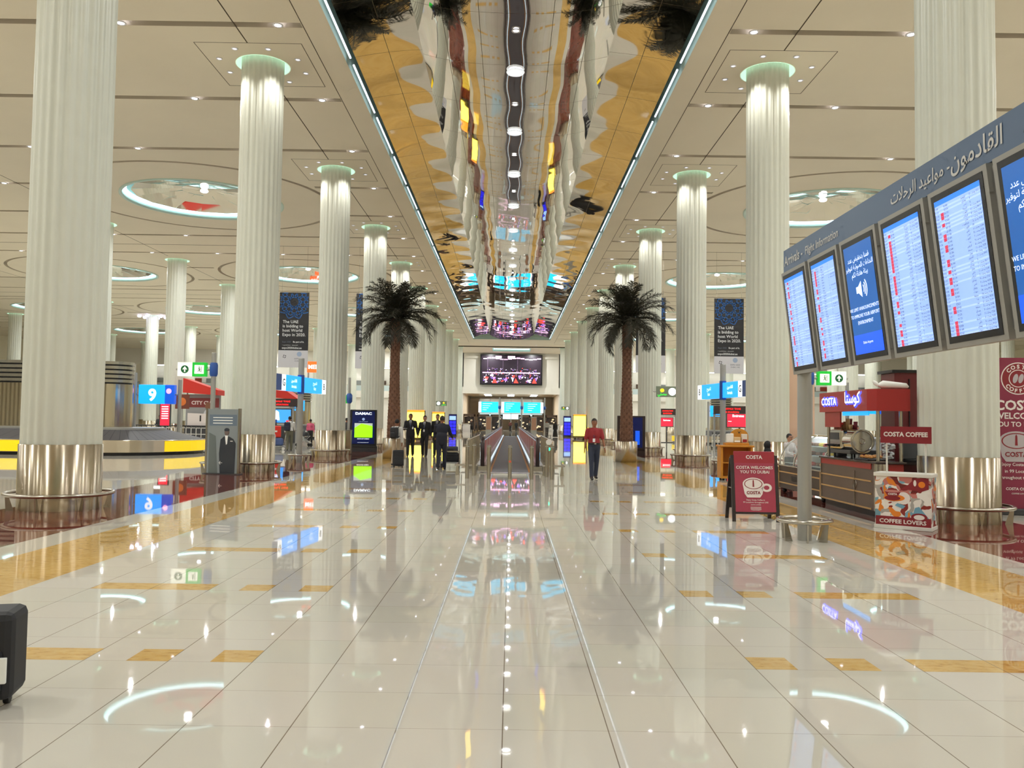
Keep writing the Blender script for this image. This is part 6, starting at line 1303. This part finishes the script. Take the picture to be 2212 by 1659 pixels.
FP = ((-4.95, 106, .3, (60, 52, 50), 'dark-clothed person with one arm out, far left of the walkway end'), (-5.4, 131, 2, (84, 70, 64), 'person in brown at the far left counter'), (-4.7, 130, 3, (58, 56, 62), 'person in charcoal left of the far left poster stand'), (-7.6, 129.5, 0, (150, 140, 130), 'person in a light top before the left far counter'), (-.05, 130, pi, (92, 48, 40), 'broad figure in a dark red robe in the middle of the far portal'), (.9, 131.5, pi, (40, 40, 44), 'person in black right of the figure in a dark red robe'), (-2.1, 126.4, pi, (44, 40, 42), 'person in black at the end of the walkway, left'), (5.5, 127.5, 3, (54, 52, 58), 'person in dark blue before the right far counter'), (8.35, 131, 1, (140, 66, 52), 'person in rust red beside the far right wall'), (3.0, 132.8, 0, (66, 62, 60), 'person in grey right of the far right poster stand'), (7.2, 108.5, 2, (70, 66, 72), 'person in slate grey before the far right wall'))
for i, (x, y, rz, col, lab) in enumerate(FP): person(lab, (x, y, 0), rz, 1.72, cm('fp%d' % i, col), m_suit, far=True, legs=((.2, .1), (-.15, .2)) if i % 2 else ((0, 0), (0, 0)), arms=((.9, .5, .3), (.1, .15, .1)) if i == 0 else ((.05, .12, .1), (.05, .12, .1)), fat=1.5 if i == 4 else 1)
# seated woman and staff at the coffee stall
def glasses(t, g):
    a = M(); h, K = g['head'], g['K']
    for s in (-1, 1): a.tube([(h.x + s * .03 * K + .02 * K * cos(i / 10 * 2 * pi), h.y - .097 * K, h.z + .012 * K + .016 * K * sin(i / 10 * 2 * pi)) for i in range(10)], .0025, 4, closed=True); a.tube([(h.x + s * .05 * K, h.y - .095 * K, h.z + .014 * K), (h.x + s * .078 * K, h.y, h.z + .014 * K)], .0025, 4)
    a.obj('glasses', m_black, t)
stl = thing('bar_stool', 'low dark stool under the woman in the black headscarf', 'stool', (6.86, 22.3, 0)); a = M(); a.lathe([(0, .28), (.17, .28), (.18, .32), (0, .325)], n=20); a.obj('seat', m_black, stl); a = M(); a.cyl((0, 0, 0), (0, 0, .28), .03, n=8); a.lathe([(0, 0), (.18, 0), (.03, .03)], n=20); a.obj('pedestal', m_steel, stl)
def seat(t, g): t.location.z -= 0
wmn = person('seated woman in a black top and headscarf beside the pastry case', (6.86, 22.25, 0), 1.35, 1.6, blk, blk, hair='scarf', sleeves='short', legs=((1.5, 1.5), (1.5, 1.5)), arms=((.9, .2, .5), (.5, .15, .6)), skin='light')
wmn.location.z = .0
person('man with glasses in a pale patterned shirt behind the pastry display case', (7.25, 21.7, 0), .6, 1.44, cm('patterned_shirt', (196, 190, 190)), m_suit, skin='light', arms=((.4, .15, .9), (.4, .15, .9)), extra=glasses)
person('person behind the kiosk whose head just shows above the espresso machine', (8.35, 20.2, 0), .3, 1.7, cm('maroon_uniform', (110, 36, 40)), m_suit, skin='brown')

# ---- things people carry
def case(loc, rz, label, mt, w=.38, d=.24, h=.6, handle=.35):
    t = thing('suitcase', label, 'suitcase', loc, rz); a = M(); a.rbx(-w / 2, w / 2, -d / 2, d / 2, .05, h, .045); a.rbx(-w * .4, w * .4, -d / 2 - .03, -d / 2 + .03, .1, h * .62, .02); a.obj('shell', mt, t)
    a = M(); a.tube([(-.07, d * .3, h - .03), (-.07, d * .3, h + handle), (.07, d * .3, h + handle), (.07, d * .3, h - .03)], .01, 6); a.obj('pull_handle', m_steel, t)
    for x in (-w * .38, w * .38): a = M(); a.cyl((x - .015, 0, .035), (x + .015, 0, .035), .035, n=12); a.obj('wheel', m_black, t)
    return t
case((-3.86, 28.85, 0), .2, 'small black wheeled suitcase pulled by the man with the backpack', m_pack, handle=.4)
fb2 = case((-3.04, 4.8, 0), .25, 'black soft bag with a white tag cut off by the left edge of the photo', m_pack, w=.5, d=.3, h=.54, handle=.02)
a = M(); a.rbx(.1, .23, -.19, -.165, .16, .30, .004); a.obj('white_tag', m_paper, fb2)
tr_ = thing('luggage_trolley', 'loaded luggage trolley pushed by the man in the navy suit', 'luggage trolley', (-2.08, 29.2, 0), .05)
a = M(); a.bx(-.34, .34, -.35, .5, .16, .2); a.obj('platform', m_grey, tr_); a = M(); a.tube([(-.32, -.35, .2), (-.3, -.55, 1.0), (.3, -.55, 1.0), (.32, -.35, .2)], .022, 8); a.bx(-.3, .3, -.46, -.44, .55, .6); a.obj('push_frame', m_steel, tr_)
a = M(); [a.cyl((x - .02, y, .08), (x + .02, y, .08), .08, n=12) for x in (-.3, .3) for y in (-.3, .42)]; a.obj('wheel', m_black, tr_)
for q, (z, w, h, mt, lab) in enumerate(((.205, .58, .3, m_pack, 'large black case lying at the bottom of the pushed trolley'), (.51, .5, .22, cm('grey_case', (72, 72, 80)), 'grey case lying on top of the black one on the pushed trolley'))):
    t = thing('suitcase', lab, 'suitcase', (-2.08, 29.32, z), .05); a = M(); a.rbx(-w / 2, w / 2, -.22, .28, 0, h, .04); a.obj('shell', mt, t); a = M(); a.tube([(-.1, -.22, h * .5), (-.1, -.26, h * .5), (.1, -.26, h * .5), (.1, -.22, h * .5)], .012, 6); a.obj('handle', m_black, t)
ps = thing('pushchair', 'dark folding pushchair with pale seat in front of the woman in pink', 'pushchair', (-12.0, 48.6, 0), .5)
a = M(); a.tube([(-.5, -.22, 1.0), (.35, -.22, .12)], .02, 6); a.tube([(-.5, .22, 1.0), (.35, .22, .12)], .02, 6); a.tube([(-.35, -.22, .12), (.3, -.22, .62)], .02, 6); a.tube([(-.35, .22, .12), (.3, .22, .62)], .02, 6); a.cyl((-.5, -.22, 1), (-.5, .22, 1), .02, n=6); a.obj('frame', m_grey, ps)
a = M(); a.T = Matrix.Rotation(.5, 4, 'Y'); a.rbx(-.3, .25, -.2, .2, .3, .4, .04); a.rbx(-.4, -.28, -.2, .2, .3, .85, .04); a.obj('seat', cm('pale_seat', (176, 176, 172)), ps); a = M(); a.lathe([(.0, .95), (.25, .82), (.3, .62)], n=16); a.obj('hood', m_pack, ps)
a = M(); [a.cyl((x, y - .02, .1), (x, y + .02, .1), .1, n=12) for x in (-.35, .35) for y in (-.22, .22)]; a.obj('wheel', m_black, ps)
for k_, (x, y, lab) in enumerate(((4.3, 90.8, 'luggage trolley pushed by the man in pale grey'), (.1, 131.2, 'luggage trolley before the figure in dark red'))):
    t = dup(t0, (x, y, 0), pi, lab, None); 
    if 'group' in t: del t['group']
# lamps of the far end and the lobby
for x in (-3.6, 3.6): o = bpy.data.objects.new('hall_lamp', lamp_d); COL.objects.link(o); o.location = (x, 121.5, ZC - .06)
for x in (-3.4, 3.4): o = bpy.data.objects.new('hall_lamp', lamp_d); COL.objects.link(o); o.location = (x, 134.4, ZC - .06)  # added pair to brighten the end wall, no fitting modelled
lobby_d = lamp_d.copy(); lobby_d.energy = 330; lobby_d.size = .6
for x in (-4.5, 0, 4.5):
    for y in (141, 147): o = bpy.data.objects.new('lobby_lamp', lobby_d); COL.objects.link(o); o.location = (x, y, 6.05)
bpy.data.scenes.remove(TS)
